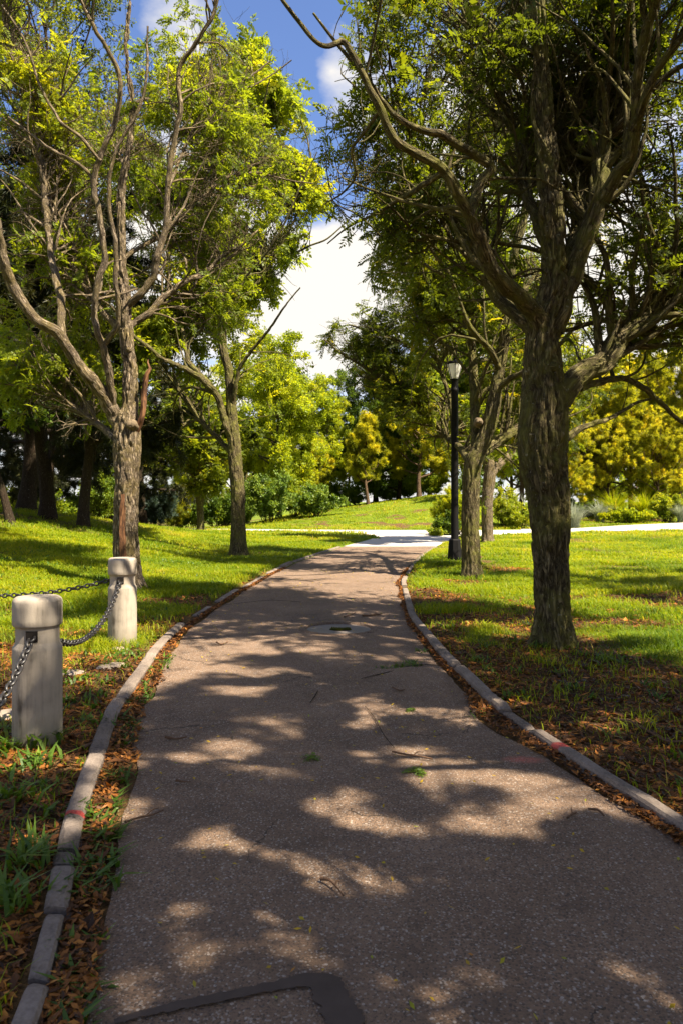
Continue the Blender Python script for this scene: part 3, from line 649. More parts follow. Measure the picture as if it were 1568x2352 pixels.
# ------------------------------------------------------------------ trees of the background: one of each kind, then copies
def wood_and(kind, name, label, loc, seed, h, spread, trunk_r, bark, leafmat, nlimb, n_br, n_tw, n_cl, T, csize, clear=.25, up=.05, cone=False, lean=(0, 0), flat=.45, tint_mu=.5, group=None, cat='tree', droop=0.0, crown_name='crown'):
    rng = np.random.default_rng(seed)
    root = empty(name, tuple(loc), label, cat, group)
    zz = np.linspace(-.15, h*.97, 26); P = np.stack([lean[0]*zz + .12*np.sin(zz*.9+seed), lean[1]*zz + .10*np.cos(zz*.8+seed), zz], 1); P[:, :2] -= P[0, :2]
    R = trunk_r*(1-zz/h*.92).clip(.04) + trunk_r*.45*np.exp(-zz.clip(0)/.25)
    V, F, co, ring = tubes(P[None], R[None], 16, off=seed); V = furrow(V, co, ring, trunk_r*.05)
    mk('trunk', V, F, M[bark], root, True, {'bco': co})
    LP, LR = [], []
    for q in range(nlimb):
        t = clear + (1-clear)*(q+.5)/nlimb*.95; i = min(int(t*25), 24)
        az = q*2.4 + rng.normal()*.4
        if cone: ln = spread*(1-t)**.75*(1.25 if t > clear+.1 else .9) + .35; el = .12 + .55*t + rng.normal()*.1
        else: ln = spread*(.55 + .75*math.sin(math.pi*min(.95, (t-clear)/(1-clear)*.8+.15)))*(.8+.35*rng.random()); el = .35 + .8*t*t + rng.normal()*.12
        d = np.array([math.cos(az)*math.cos(el), math.sin(az)*math.cos(el), math.sin(el)]); p = P[i].copy(); pts = [p.copy()]
        for s_ in range(12):
            d = nrm(d + rng.normal(size=3)*.12 + np.array([0, 0, up])); p = p + d*ln/12; pts.append(p.copy())
        LP.append(np.array(pts)); LR.append(np.linspace(min(R[i]*.55, .10), .012, 13))
    LP = np.stack(LP); LR = np.stack(LR)
    B1, R1 = sprout(LP, LR, n_br, .25, 1, (.5, 1.1), (spread*.22, spread*.5), 7, .18, droop, rng, .55, .2)
    B2, R2 = sprout(B1, R1, n_tw, .15, 1, (.4, 1.1), (spread*.10, spread*.24), 4, .2, droop, rng, .6, .1)
    V, F, co = join([tubes(LP, LR, 8)[:3], tubes(B1, R1, 5)[:3], tubes(B2, np.maximum(R2, .006), 3)[:3]])
    mk('branches', V, F, M[bark], root, True, {'bco': co})
    nA = int(n_cl*.25)
    pa, ta, _ = pick(B1, nA, rng, .3, 1); pb, tb, _ = pick(B2, n_cl-nA, rng, .2, 1)
    base = np.concatenate([pa, pb]); a = nrm(np.concatenate([ta, tb]) + rng.normal(size=base.shape)*.5 + np.array([0, 0, droop*4]))
    clump = fbm(base[:, 0]*.9, base[:, 1]*.9, base[:, 2]*.9, 2)
    tint = tint_mu + (clump-.5)*1.1 + rng.normal(size=len(base))*.14
    foliage(crown_name, base, a, csize[0]+(csize[1]-csize[0])*rng.random(len(base)), T, M[leafmat], root, rng, flat, tint)
    return root
def gp(px, d, dz=0.0):
    x = (px-CX)/FP*d; return (x, d, float(ground_z(x, d)) + dz)
H = dict
gold = wood_and('d', 'leafy_tree', 'tall yellow-green tree behind the broadleaf bushes, left of the centre', gp(640, 52), 101, 10.6, 4.2, .20, 'bark_olive', 'gold_leaf', 26, 320, 2000, 9000, T_LEAF, (.20, .34), .12, .03, group='bright leafy trees at the far end')
copy_thing(gold, gp(560, 60), 1.9, 1.05, 'bright leafy tree seen just right of the slender dark trunk', 'bright leafy trees at the far end')
copy_thing(gold, gp(705, 66), 3.6, .92, 'yellow-green tree farthest back beside the patch of sky', 'bright leafy trees at the far end')
copy_thing(gold, gp(1360, 62), 4.4, 1.0, 'tall yellow-green tree rising behind the golden pines on the right', 'bright leafy trees at the far end')
copy_thing(gold, gp(1170, 66), .7, .95, 'yellow-green tree showing between the two trunks beside the lamp', 'bright leafy trees at the far end')
dark = wood_and('d', 'dark_leafy_tree', 'dark green rounded tree behind the small pine on the mound', gp(862, 64), 102, 11.2, 4.6, .22, 'bark_dark', 'dark_leaf', 28, 340, 2100, 9500, T_LEAF, (.20, .34), .10, .03, tint_mu=.55, group='dark leafy trees on the mound')
copy_thing(dark, gp(985, 72), 2.2, 1.0, 'dark leafy tree behind the pines left of the lamp post', 'dark leafy trees on the mound')
copy_thing(dark, gp(800, 76), 4.1, .78, 'smaller dark leafy tree left of the rounded one on the mound', 'dark leafy trees on the mound')
copy_thing(dark, gp(1290, 70), 1.0, .95, 'dark leafy tree deep behind the bulging trunk', 'dark leafy trees on the mound')
copy_thing(dark, gp(1480, 72), 5.2, 1.0, 'dark leafy tree behind the golden pines near the right edge', 'dark leafy trees on the mound')
pine = wood_and('p', 'pine_tree', 'small leaning pine on the crest of the mound', gp(846, 55), 103, 6.6, 2.1, .13, 'bark_pine', 'pine_needle', 26, 190, 700, 3600, T_NEEDLE, (.20, .32), .28, .10, True, (-.03, 0), .2, .55, 'pines', droop=.05)
pine2 = wood_and('p', 'pine_tree', 'broad golden pine above the mound, just left of the lamp post', gp(962, 57), 104, 8.2, 3.9, .18, 'bark_pine', 'pine_needle', 28, 320, 1300, 7500, T_NEEDLE, (.22, .34), .22, .06, False, (.03, 0), .2, .55, 'pines', droop=.05)
copy_thing(pine2, gp(1040, 60), 2.0, 1.02, 'pine with two bare stems right behind the lamp post', 'pines')
copy_thing(pine2, gp(1195, 49), 3.3, .9, 'low golden pine behind the pale flowering shrub', 'pines')
copy_thing(pine2, gp(1345, 50), 4.7, 1.0, 'spreading golden pine right of the bulging trunk', 'pines')
copy_thing(pine2, gp(1450, 52), .4, 1.1, 'golden pine above the fountain grass bed', 'pines')
copy_thing(pine2, gp(1560, 51), 5.6, 1.05, 'golden pine cut off by the right edge of the view', 'pines')
copy_thing(pine2, gp(1282, 47), 3.9, .62, 'low young golden pine right behind the bulging trunk', 'pines')
copy_thing(pine2, gp(1400, 49), 1.1, .66, 'low young golden pine left of the fountain grass', 'pines')
copy_thing(pine2, gp(1512, 48.5), 2.6, .68, 'low young golden pine above the pale bush', 'pines')
copy_thing(pine, gp(735, 58), 1.2, .80, 'short bushy pine beside the broadleaf bushes, left of the mound crest', 'pines')
# shaded conifers on the left
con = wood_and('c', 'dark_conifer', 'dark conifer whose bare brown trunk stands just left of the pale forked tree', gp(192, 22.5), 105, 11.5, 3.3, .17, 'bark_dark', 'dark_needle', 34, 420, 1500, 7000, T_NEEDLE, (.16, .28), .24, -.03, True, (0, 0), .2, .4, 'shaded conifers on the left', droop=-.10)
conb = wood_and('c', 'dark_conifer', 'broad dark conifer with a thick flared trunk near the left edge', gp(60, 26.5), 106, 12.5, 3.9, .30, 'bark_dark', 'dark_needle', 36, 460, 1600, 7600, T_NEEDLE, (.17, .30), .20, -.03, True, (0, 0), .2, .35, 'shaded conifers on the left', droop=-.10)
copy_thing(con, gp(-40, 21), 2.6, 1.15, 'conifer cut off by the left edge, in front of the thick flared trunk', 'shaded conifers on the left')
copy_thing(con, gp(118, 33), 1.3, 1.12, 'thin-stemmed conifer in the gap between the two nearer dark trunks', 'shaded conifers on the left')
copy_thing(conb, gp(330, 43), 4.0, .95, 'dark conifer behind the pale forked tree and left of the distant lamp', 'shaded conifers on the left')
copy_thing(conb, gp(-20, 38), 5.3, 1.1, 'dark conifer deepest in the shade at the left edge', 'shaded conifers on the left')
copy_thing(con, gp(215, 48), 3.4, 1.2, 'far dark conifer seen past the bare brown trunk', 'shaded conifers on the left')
lean = wood_and('c', 'leaning_tree', 'thin dark tree leaning left at the left edge of the lawn', gp(28, 20.5), 107, 7.5, 2.6, .11, 'bark_dark', 'dark_leaf', 16, 160, 800, 3600, T_LEAF_LO, (.14, .24), .38, .04, False, (-.33, .02), .4, .4)
tallt = wood_and('d', 'tall_leafy_tree', 'tall dark leafy tree filling the top left corner', gp(110, 24), 108, 17.5, 4.6, .24, 'bark_dark', 'locust_leaf', 30, 360, 2400, 4500, T_LEAF, (.13, .22), .40, .05, tint_mu=.35)
copy_thing(gold, gp(752, 60), 5.0, .72, 'rounded yellow-green tree between the broadleaf bushes and the small leaning pine', 'bright leafy trees at the far end')
copy_thing(dark, gp(915, 61), 3.0, .82, 'dark leafy tree squeezed between the two pines on the mound', 'dark leafy trees on the mound')
copy_thing(gold, gp(415, 62), 2.8, 1.0, 'leafy tree behind the distant lamp post', 'bright leafy trees at the far end')
print('trees', round(time.time()-T0, 1))

# ------------------------------------------------------------------ shrubs and beds
def shrub(name, label, loc, rx, ry, h, n, T, csize, mat, seed, group=None, stems=26, flat=.4, tint_mu=.5, cat='shrub', flowers=0, spiky=0.0):
    rng = np.random.default_rng(seed)
    root = empty(name, loc, label, cat, group)
    th = rng.random(stems)*2*np.pi; rr = rng.random(stems)**.5
    end = np.stack([np.cos(th)*rr*rx, np.sin(th)*rr*ry, h*(1-.55*rr**2)*(.75+.35*rng.random(stems))], 1)
    s = np.linspace(0, 1, 9)[None, :, None]
    st0 = end*np.array([.18, .18, 0]) + np.array([0, 0, -.05])
    P = st0[:, None]*(1-s) + end[:, None]*s + np.array([0, 0, 1.])*(.15*h*np.sin(np.pi*s)) + rng.normal(size=(stems, 9, 3))*.02
    R = np.linspace(.016, .005, 9)[None].repeat(stems, 0)
    B, RB = sprout(P, R, stems*14, .12, 1, (.4, 1.1), (h*.18, h*.42), 5, .2, .05+spiky*.2, rng, .6, .3)
    V, F, co = join([tubes(P, R, 5)[:3], tubes(B, np.maximum(RB, .004), 3)[:3]])
    mk('stems', V, F, M['bark_dark'], root, True, {'bco': co})
    base, a, _ = pick(B, n, rng, .1, 1.0)
    a = nrm(a + rng.normal(size=a.shape)*.4 + np.array([0, 0, spiky]))
    base[:, 2] = np.maximum(base[:, 2], .03)
    cl = fbm(base[:, 0]*2.5+seed, base[:, 1]*2.5, base[:, 2]*2.5, 2)
    foliage('foliage', base, a, csize[0]+(csize[1]-csize[0])*rng.random(n), T, M[mat], root, rng, flat, tint_mu+(cl-.5)*1.0+rng.normal(size=n)*.14)
    if flowers:
        b2, a2, _ = pick(B, flowers, rng, .9, 1.0); b2 = b2[b2[:, 2] > h*.6]
        foliage('flowers', b2, nrm(rng.normal(size=b2.shape)+np.array([0, 0, 1.])), np.full(len(b2), .05), T_LEAF_LO, M['flower'], root, rng)['kind'] = 'stuff'
    return root
def shift(p, dx, dy): return (p[0]+dx, p[1]+dy, float(ground_z(p[0]+dx, p[1]+dy)))
bl = 'broadleaf bushes by the far path'
shrub('broadleaf_bush', 'large rounded broadleaf bush nearest the slender dark trunk', gp(618, 46), 1.8, 1.4, 3.1, 3800, T_LEAF_LO, (.11, .18), 'broad_leaf', 201, bl)
shrub('broadleaf_bush', 'low spreading broadleaf bush at the right end of the bushes', gp(728, 48), 2.0, 1.2, 1.9, 2900, T_LEAF_LO, (.11, .18), 'broad_leaf', 202, bl)
shrub('broadleaf_bush', 'dark broadleaf bush partly hidden by the slender trunk', gp(560, 49), 1.4, 1.2, 2.3, 2200, T_LEAF_LO, (.11, .18), 'broad_leaf', 203, bl, tint_mu=.35)
shrub('broadleaf_bush', 'middle bush with drooping yellow sprays above it', gp(678, 50), 1.7, 1.3, 2.8, 3000, T_LEAF_LO, (.11, .18), 'bright_leaf', 204, bl)
shrub('yellow_shrub', 'bright yellow-green feathery shrub behind the lamp base', gp(1044, 33.4), .98, .9, 1.95, 3600, T_NEEDLE, (.10, .17), 'gold_leaf', 205, None, 34, .2, .6, spiky=.5)
shrub('dark_shrub', 'low dark leafy shrub at the foot of the yellow one', gp(1024, 32.8), .62, .5, .95, 1100, T_LEAF_LO, (.08, .13), 'dark_leaf', 206)
shrub('flowering_shrub', 'pale green shrub with pinkish flowers right of the farther trunk', gp(1192, 36.5+3.6), 1.15, .9, 1.3, 2300, T_LEAF_LO, (.08, .14), 'bright_leaf', 207, flowers=240, tint_mu=.6)
shrub('tall_pale_shrub', 'taller loose pale shrub between the two far trunks', gp(1152, 41.5), .9, .8, 2.0, 1700, T_LEAF_LO, (.09, .15), 'bright_leaf', 208, tint_mu=.65, spiky=.3)
shrub('blue_conifer_bush', 'bluish conifer bush in the shade left of the distant lamp', gp(357, 44), 1.2, 1., 2.9, 1500, T_NEEDLE, (.18, .28), 'blue_needle', 209)
shrub('olive_conifer_bush', 'olive conifer bush right beside the distant lamp', gp(402, 47), 1.3, 1., 2.6, 1500, T_NEEDLE, (.18, .28), 'pine_needle', 210, tint_mu=.35)
shrub('dark_bush', 'dark leafy bush behind the many-stemmed small tree', gp(500, 47), 1.5, 1., 2.6, 1900, T_LEAF_LO, (.13, .2), 'dark_leaf', 211)
shrub('shade_bush', 'leafy bush catching light between the bare trunk and the pale tree', gp(245, 31), 1.2, 1., 2.2, 1800, T_LEAF_LO, (.09, .15), 'dark_leaf', 212, tint_mu=.8)
shrub('edge_bush', 'sunlit bush behind the leaning tree at the left edge', gp(15, 42), 1.6, 1., 2.6, 1500, T_LEAF_LO, (.12, .2), 'bright_leaf', 213, tint_mu=.45)
shrub('gap_bush', 'sunlit low bush seen between the flared and the bare trunk', gp(115, 42), 1.8, 1., 1.9, 1600, T_LEAF_LO, (.12, .2), 'bright_leaf', 214, tint_mu=.35)
shrub('perennial_bed', 'row of yellow-green perennials along the kerb of the right bed', gp(1440, 44.8), 1.9, .5, .85, 2600, T_LEAF_LO, (.09, .15), 'gold_leaf', 215, None, 40, .4, .5, 'plants', spiky=.4)
shrub('pale_bush', 'pale green bush at the right end of the planted bed', gp(1532, 45.5), 1.1, .8, 1.7, 1900, T_LEAF_LO, (.09, .15), 'bright_leaf', 216, tint_mu=.65)
shrub('shade_shrub', 'dark shrub in the shade under the golden pines', gp(1335, 48.5), 1.6, .8, 1.3, 1500, T_LEAF_LO, (.1, .16), 'dark_leaf', 217)
shrub('corner_bush', 'low leafy bush where the paths meet, beside the yellow shrub', gp(1000, 32.1), .42, .3, .34, 420, T_LEAF_LO, (.07, .11), 'bright_leaf', 218)
dkb = bpy.data.objects['dark_bush']
for px, d, sc, lab in [(765, 60, .75, 'undergrowth bush at the low left foot of the mound trees'), (815, 63, .62, 'undergrowth bush just left of the small leaning pine'), (885, 63, .62, 'undergrowth bush just right of the small leaning pine'), (935, 65, .7, 'undergrowth bush behind the broad golden pine'), (992, 66, .8, 'undergrowth bush on the crest left of the lamp'),
        (1085, 58, .9, 'undergrowth bush directly behind the lamp-side tree'), (1260, 57, .9, 'undergrowth bush hidden behind the bulging trunk'), (1400, 58, .95, 'undergrowth bush under the spreading golden pine'), (1510, 58, .95, 'undergrowth bush under the pine at the right edge'), (285, 50, 1.1, 'undergrowth bush just left of the pale forked trunk'),
        (165, 52, 1.1, 'undergrowth bush behind the bare brown trunk'), (440, 60, 1.1, 'undergrowth bush right behind the distant lamp'), (515, 62, 1.1, 'undergrowth bush left of the slender trunk'), (75, 55, 1.2, 'undergrowth bush far behind the flared trunk')]:
    copy_thing(dkb if px in (765, 165, 285, 75) else bpy.data.objects['broadleaf_bush.001' if px % 2 else 'broadleaf_bush.003'], gp(px, d), px*.7, sc*(1 if px in (765, 165, 285, 75) else 1.15), lab, 'undergrowth bushes behind the lawns')
def tuft(name, label, loc, n, L, w, mat, seed, group=None, lean=.9, cat='ornamental grass'):
    rng = np.random.default_rng(seed); th = rng.random(n)*2*np.pi; out = lean*rng.random(n)**.6; seg = 6
    s = np.linspace(0, 1, seg)[None, :]
    ln = (L*(.65+.45*rng.random(n)))[:, None]
    r = ln*(out[:, None]*(.25*s+.75*s**2)); z = ln*(s - .42*out[:, None]*s**2.4)
    ca, sa = np.cos(th)[:, None], np.sin(th)[:, None]
    C = np.stack([ca*r, sa*r, z], -1) + (rng.normal(size=(n, 1, 3))*np.array([.06, .06, 0])*L)
    ww = (w*(1-s**2*.9))*np.ones((n, 1))
    side_ = np.stack([-sa, ca, np.zeros_like(sa)], -1)
    A = C + side_*ww[..., None]*.5; B = C - side_*ww[..., None]*.5
    V = np.stack([A, B], 2).reshape(-1, 3); idx = np.arange(n*seg*2).reshape(n, seg, 2)
    F = np.stack([idx[:, :-1, 0], idx[:, :-1, 1], idx[:, 1:, 1], idx[:, 1:, 0]], -1).reshape(-1, 4)
    o = mk(name, V, F, M[mat], attrs={'tint': np.repeat(np.clip(.5+.22*rng.normal(size=n), 0, 1), seg*2)})
    o.location = loc; return tag(o, label, cat, group)
og = 'ornamental grasses in the right bed'
tuft('ornamental_grass', 'silvery blue grass tuft just right of the bulging trunk', gp(1318, 40.5), 420, 1.6, .022, 'silver_blade', 301, og)
tuft('ornamental_grass', 'silvery grass tuft leaning over at the left of the perennials', gp(1376, 45.5), 420, 1.5, .025, 'silver_blade', 302, og, 1.1)
tuft('ornamental_grass', 'tall arching green fountain grass behind the perennials', gp(1412, 47.0), 700, 2.1, .03, 'grass_blade', 303, og, 1.0)
tuft('ornamental_grass', 'green fountain grass next to the pale bush on the right', gp(1478, 47.3), 700, 2.1, .03, 'grass_blade', 304, og, 1.0)
tuft('ornamental_grass', 'silvery grass at the extreme right end of the bed', gp(1562, 44.9), 380, 1.4, .025, 'silver_blade', 305, og, .8)
tuft('ornamental_grass', 'sparse pale grass plumes poking up behind the flowering shrub', gp(1215, 41.2), 40, 2.0, .03, 'silver_blade', 306, og, .5)

# ------------------------------------------------------------------ ground and paths
def axis(lo, hi, near, fine, mid, far):
    pts = [0.0]; x = 0.0
    while x < hi: x += fine if x < near else (mid if x < 60 else far*(1+x/60)); pts.append(x)
    neg = []; x = 0.0
    while x > lo: x -= fine if -x < near else (mid if -x < 60 else far*(1-x/60)); neg.append(x)
    return np.array(neg[::-1] + pts)
gx = axis(-2500, 2500, 7, .07, .6, 10); 
gy = np.concatenate([-np.geomspace(2000, 12, 30), np.arange(-10, 1.4, .4), np.arange(1.4, 14, .07), np.arange(14, 70, .25), np.geomspace(70.5, 2500, 40)])
X, Y = np.meshgrid(gx, gy, indexing='ij'); Z = ground_z(X, Y)
farm = S(75, 110, np.hypot(X, Y)); Z = Z*(1-farm) + farm*(-.6)
near = S(14, 8, Y)*S(.05, .3, path_gap(X, Y)); Z = Z + near*.022*(fbm(X*4, Y*4, 0, 3)-.5)
nx, ny = X.shape; idx = np.arange(nx*ny).reshape(nx, ny)
F = np.stack([idx[:-1, :-1], idx[1:, :-1], idx[1:, 1:], idx[:-1, 1:]], -1).reshape(-1, 4)
tag(mk('ground', np.stack([X, Y, Z], -1).reshape(-1, 3), F, M['ground'], smooth=True, attrs={'bare': (bare(X, Y)*(1-farm)).ravel()}), kind='structure')
# asphalt: its crumbled left edge leaves a strip of soil along the kerb
ys = np.concatenate([np.arange(-8, 1.5, .3), np.arange(1.5, YC+.001, .06)]); us = np.linspace(0, 1, 40)
il = .035 + .065*S(9, 6, ys)*(.6+.8*vnoise(ys*2.3, 3.)) + .07*vnoise(ys*1.7, 9.)*S(20, 9, ys) + .02*vnoise(ys*9, 2.)
ir = .03 + .06*vnoise(ys*1.3, 5.)*S(11, 5, ys) + .12*np.exp(-((ys-5.0)/.45)**2) + .02*vnoise(ys*9, 8.)
A = xl(ys)+il; B_ = xr(ys)-ir
PX = A[:, None]*(1-us) + B_[:, None]*us; PY = ys[:, None]*np.ones_like(us)
lip = .008*np.exp(-((us[None]*1.0)/.03)) + .008*np.exp(-((1-us[None])/.03))
PZ = .006 + .012*(fbm(PX*.7, PY*.7, 0, 2)-.5) + .008*np.sin(np.pi*us)[None] - lip*.9
RX0, RY0 = (778-CX)/FP*8.72, 8.72
PZ = PZ - .022*S(.47, .40, np.hypot(PX-RX0, (PY-RY0)))
slab = np.clip((PX - .55)*.30 - (PY - 6.62), -9, 9)                # the lifted slab below the weedy crack
PZ = PZ + .018*S(-.01, .03, slab)*S(1.4, 0, slab)*S(.1, .6, PX)
n0, n1_ = PX.shape; idx = np.arange(n0*n1_).reshape(n0, n1_)
F = np.stack([idx[:-1, :-1], idx[:-1, 1:], idx[1:, 1:], idx[1:, :-1]], -1).reshape(-1, 4)
tag(mk('asphalt_path', np.stack([PX, PY, PZ], -1).reshape(-1, 3), F, M['asphalt'], smooth=True), kind='structure')
def path_z(x, y):
    u = (x-xl(y))/(xr(y)-xl(y)); return .012 + .012*(fbm(x*.7, y*.7, 0, 2)-.5) + .008*np.sin(np.pi*np.clip(u, 0, 1))
# concrete apron and crossing path
def strip_between(name, near_pts, far_pts, z, mat, n=140):
    Pn, _ = resample(np.column_stack([near_pts, np.zeros(len(near_pts))]), np.ones(len(near_pts)), n)
    Pf, _ = resample(np.column_stack([far_pts, np.zeros(len(far_pts))]), np.ones(len(far_pts)), n)
    V, m = [], 10
    for q in np.linspace(0, 1, m): V.append(Pn*(1-q)+Pf*q)
    V = np.stack(V, 1); V[..., 2] = terrain(V[..., 0], V[..., 1])*.0 + z
    idx = np.arange(n*m).reshape(n, m); F = np.stack([idx[:-1, :-1], idx[1:, :-1], idx[1:, 1:], idx[:-1, 1:]], -1).reshape(-1, 4)
    return tag(mk(name, V.reshape(-1, 3), F, mat, smooth=True), kind='structure')
yy = np.arange(YC+.02, 29.61, .25)
n = len(yy); us = np.linspace(0, 1, 12)
PX = (xl(yy)+.02)[:, None]*(1-us) + (xr(yy)-.02)[:, None]*us; V = np.stack([PX, yy[:, None]+0*us, .012+0*PX], -1)
# flare up to the crossing path
yy2 = np.linspace(29.7, 37.6, 40); lx = np.interp(yy2, [29.7, 31.5, 33.4, 35.2, 36.0, 36.8, 37.6], [1.2, 1.5, 1.25, .7, .0, -1.2, -3]); rx_ = np.interp(yy2, [29.7, 31.6, 33.6, 35.2, 37.2, 37.6], [4.55, 5.6, 7.5, 10, 13.6, 14])
V2 = np.stack([lx[:, None]*(1-us)+rx_[:, None]*us, yy2[:, None]+0*us, .012+0*lx[:, None]*us], -1)
V = np.concatenate([V, V2]); n = len(V); idx = np.arange(n*12).reshape(n, 12)
F = np.stack([idx[:-1, :-1], idx[:-1, 1:], idx[1:, 1:], idx[1:, :-1]], -1).reshape(-1, 4)
tag(mk('concrete_path', V.reshape(-1, 3), F, M['concrete_path'], smooth=True), kind='structure')
crossn = np.array([(-60, 47.5), (-30, 43), (-14, 39.6), (-5, 37.8), (-1, 36.75), (3, 36.4), (7, 36.4), (10, 36.6), (14, 37.4), (20, 40), (40, 52)])
o = strip_between('crossing_path', crossn, CF, .0, M['concrete_path'])
me = o.data; co = np.empty(len(me.vertices)*3, f32); me.vertices.foreach_get('co', co); co = co.reshape(-1, 3)
co[:, 2] = np.maximum(terrain(co[:, 0], co[:, 1]), 0)*.9 + .02; me.vertices.foreach_set('co', co.ravel()); me.update()
# kerbs: broken lengths of concrete edging
def kerb(name, xs, sgn, pieces, w0, seed, y1=24.3):
    V, F, o = [], [], 0
    for (ya, yb, dx, dz, rw) in pieces:
        yv = np.arange(ya, min(yb, y1), .05)
        if len(yv) < 3: continue
        cx = xs(yv) + dx; tx = np.gradient(cx, yv); nx_ = 1/np.sqrt(1+tx*tx)
        wl = w0*rw*(1 + .16*(fbm(yv*4, seed, 0, 3)-.5)); hh = .058 + dz + .016*(fbm(yv*2.5, seed+5, 0, 3)-.5)
        endf = np.minimum(1, np.minimum(yv-yv[0], yv[-1]-yv)/.05+.25)
        chip = .024*np.clip(fbm(yv*7, seed+9, 0, 2)-.58, 0, 1)*5
        prof = [(-.5, -.10, 0), (-.5, .75, 0), (-.36, 1.0, 0), (0, 1.03, 0), (.36, 1.0, 0), (.5, .72, 0), (.5, -.10, 0)]
        for (a, b, _) in prof:
            pass
        ring = np.stack([np.stack([cx + sgn*wl*.5 + a*wl*nx_*(1-.3*(b > .9)*(chip > .01)), yv + 0*a, np.where(b > .5, hh*b - chip*(b > .7)*(.5+a*sgn*-1), -.06)*np.where(b > .5, endf**.35, 1)], -1) for (a, b, _) in prof], 1)
        m = len(prof); n = len(yv); V.append(ring.reshape(-1, 3)); idx = o + np.arange(n*m).reshape(n, m)
        F.append(np.stack([idx[:-1, :-1], idx[1:, :-1], idx[1:, 1:], idx[:-1, 1:]], -1).reshape(-1, 4)); o += n*m
        for e in (0, n-1):
            k = idx[e]; F.append(np.array([[k[0], k[1], k[5], k[6]], [k[1], k[2], k[4], k[5]]])); F.append(np.array([[k[2], k[3], k[4], k[4]]])[:, :4][:0].reshape(0, 4))
    return tag(mk(name, np.concatenate(V), np.concatenate(F), M['kerb'], smooth=False), kind='structure')
kerb('kerb', xl, -1, [(-6, 1.2, 0, 0, 1), (1.21, 2.28, .0, -.010, .72), (2.29, 2.66, -.008, -.014, .70), (2.675, 2.99, .0, .0, .92), (3.0, 3.12, -.012, -.008, .85), (3.13, 4.28, .0, .002, .95), (4.30, 5.5, 0, 0, 1.), (5.52, 7.0, .01, .006, 1.), (7.02, 8.9, 0, .0, 1.), (9.6, 10.4, 0, -.02, .85), (10.9, 12.4, 0, -.012, .9), (12.8, 14.6, .02, -.02, .8), (15.2, 16.6, 0, -.01, .9), (16.7, 17.9, 0, .01, 1.), (18.2, 24.3, 0, -.02, .8)], .10, 1.7)
kerb('kerb', xr, 1, [(-6, 2.4, 0, 0, 1.), (2.43, 4.75, 0, -.004, .9), (4.765, 5.19, .006, -.016, .78), (5.2, 6.55, 0, .01, 1.), (6.57, 8.3, 0, .008, 1.05), (8.33, 10.6, 0, .004, 1.), (10.63, 12.4, 0, 0, 1.), (12.9, 14.3, 0, .015, 1.), (15.2, 19, 0, -.02, .8), (19.3, 24.3, 0, -.02, .8)], .092, 5.3)
# low concrete kerb behind the crossing path on the right
P = np.array([(9.4, 38.75), (12, 39.6), (15, 40.95), (18, 42.45), (22, 44.6), (30, 49.5)]); P3, _ = resample(np.column_stack([P, np.zeros(len(P))]), np.ones(len(P)), 60)
hk = .05 + .10*S(12, 17, P3[:, 0]); zt = np.maximum(terrain(P3[:, 0], P3[:, 1]), 0)*.9
ring = np.stack([P3+np.stack([0*hk, 0*hk, zt-.1], 1), P3+np.stack([0*hk, 0*hk, zt+hk], 1), P3+np.stack([-.06+0*hk, .18+0*hk, zt+hk+.004], 1), P3+np.stack([-.06+0*hk, .18+0*hk, zt-.1], 1)], 1)
idx = np.arange(240).reshape(60, 4); F = np.stack([idx[:-1, :-1], idx[1:, :-1], idx[1:, 1:], idx[:-1, 1:]], -1).reshape(-1, 4)
tag(mk('kerb', ring.reshape(-1, 3), F, M['concrete_path']), kind='structure')
# bitumen seal in the foreground: a band with a wide bend at its right end
def ribbon(name, pts, mat, z=.006, n=60, seed=0, jag=.25):
    P = np.array([(p[0], p[1], 0) for p in pts]); W = np.array([p[2] for p in pts]); P, W = resample(P, W, n)
    t = nrm(np.gradient(P, axis=0)); sd = np.stack([-t[:, 1], t[:, 0], 0*t[:, 0]], 1)
    s = np.arange(n)*.35
    wa = W*(1+jag*(fbm(s, seed, 0, 3)-.5)*2); wb = W*(1+jag*(fbm(s, seed+7, 0, 3)-.5)*2)
    cols = [P+sd*wa[:, None]*.5, P, P-sd*wb[:, None]*.5]
    V = np.stack(cols, 1); V[..., 2] = path_z(V[..., 0], V[..., 1]) + z; V[:, 1, 2] += .003
    idx = np.arange(n*3).reshape(n, 3); F = np.stack([idx[:-1, :-1], idx[1:, :-1], idx[1:, 1:], idx[:-1, 1:]], -1).reshape(-1, 4)
    return mk(name, V.reshape(-1, 3), F, mat, smooth=True)
def pp(px, py):
    d = FP*(CH-.012)/(py-HY); return ((px-CX)/FP*d, d)
def rp_(pts): return [(*pp(p[0], p[1]), p[2]) for p in pts]
tag(ribbon('tar_seal', rp_([(262, 2350, .02), (330, 2332, .032), (440, 2308, .038), (560, 2283, .04), (660, 2264, .045), (720, 2256, .075), (748, 2272, .10), (766, 2306, .105), (796, 2362, .10), (820, 2420, .09)]), M['tar'], .003, 140, 3, .45), kind='structure')
tag(ribbon('crack', rp_([(828, 1562, .010), (862, 1553, .014), (905, 1543, .03), (935, 1533, .03), (965, 1528, .025), (1000, 1529, .03)]), M['crack'], .005, 50, 5, .5), kind='structure')
tag(ribbon('crack', rp_([(712, 1618, .007), (722, 1604, .008), (730, 1590, .006)]), M['crack'], .005, 30, 6, .6), kind='structure')
tag(ribbon('crack', rp_([(838, 1625, .004), (858, 1650, .006), (880, 1690, .005), (905, 1722, .004)]), M['crack'], .004, 50, 9, .7), kind='structure')
tag(ribbon('crack', rp_([(500, 1392, .008), (560, 1385, .012), (620, 1380, .010), (690, 1384, .012)]), M['crack'], .004, 50, 10, .7), kind='structure')
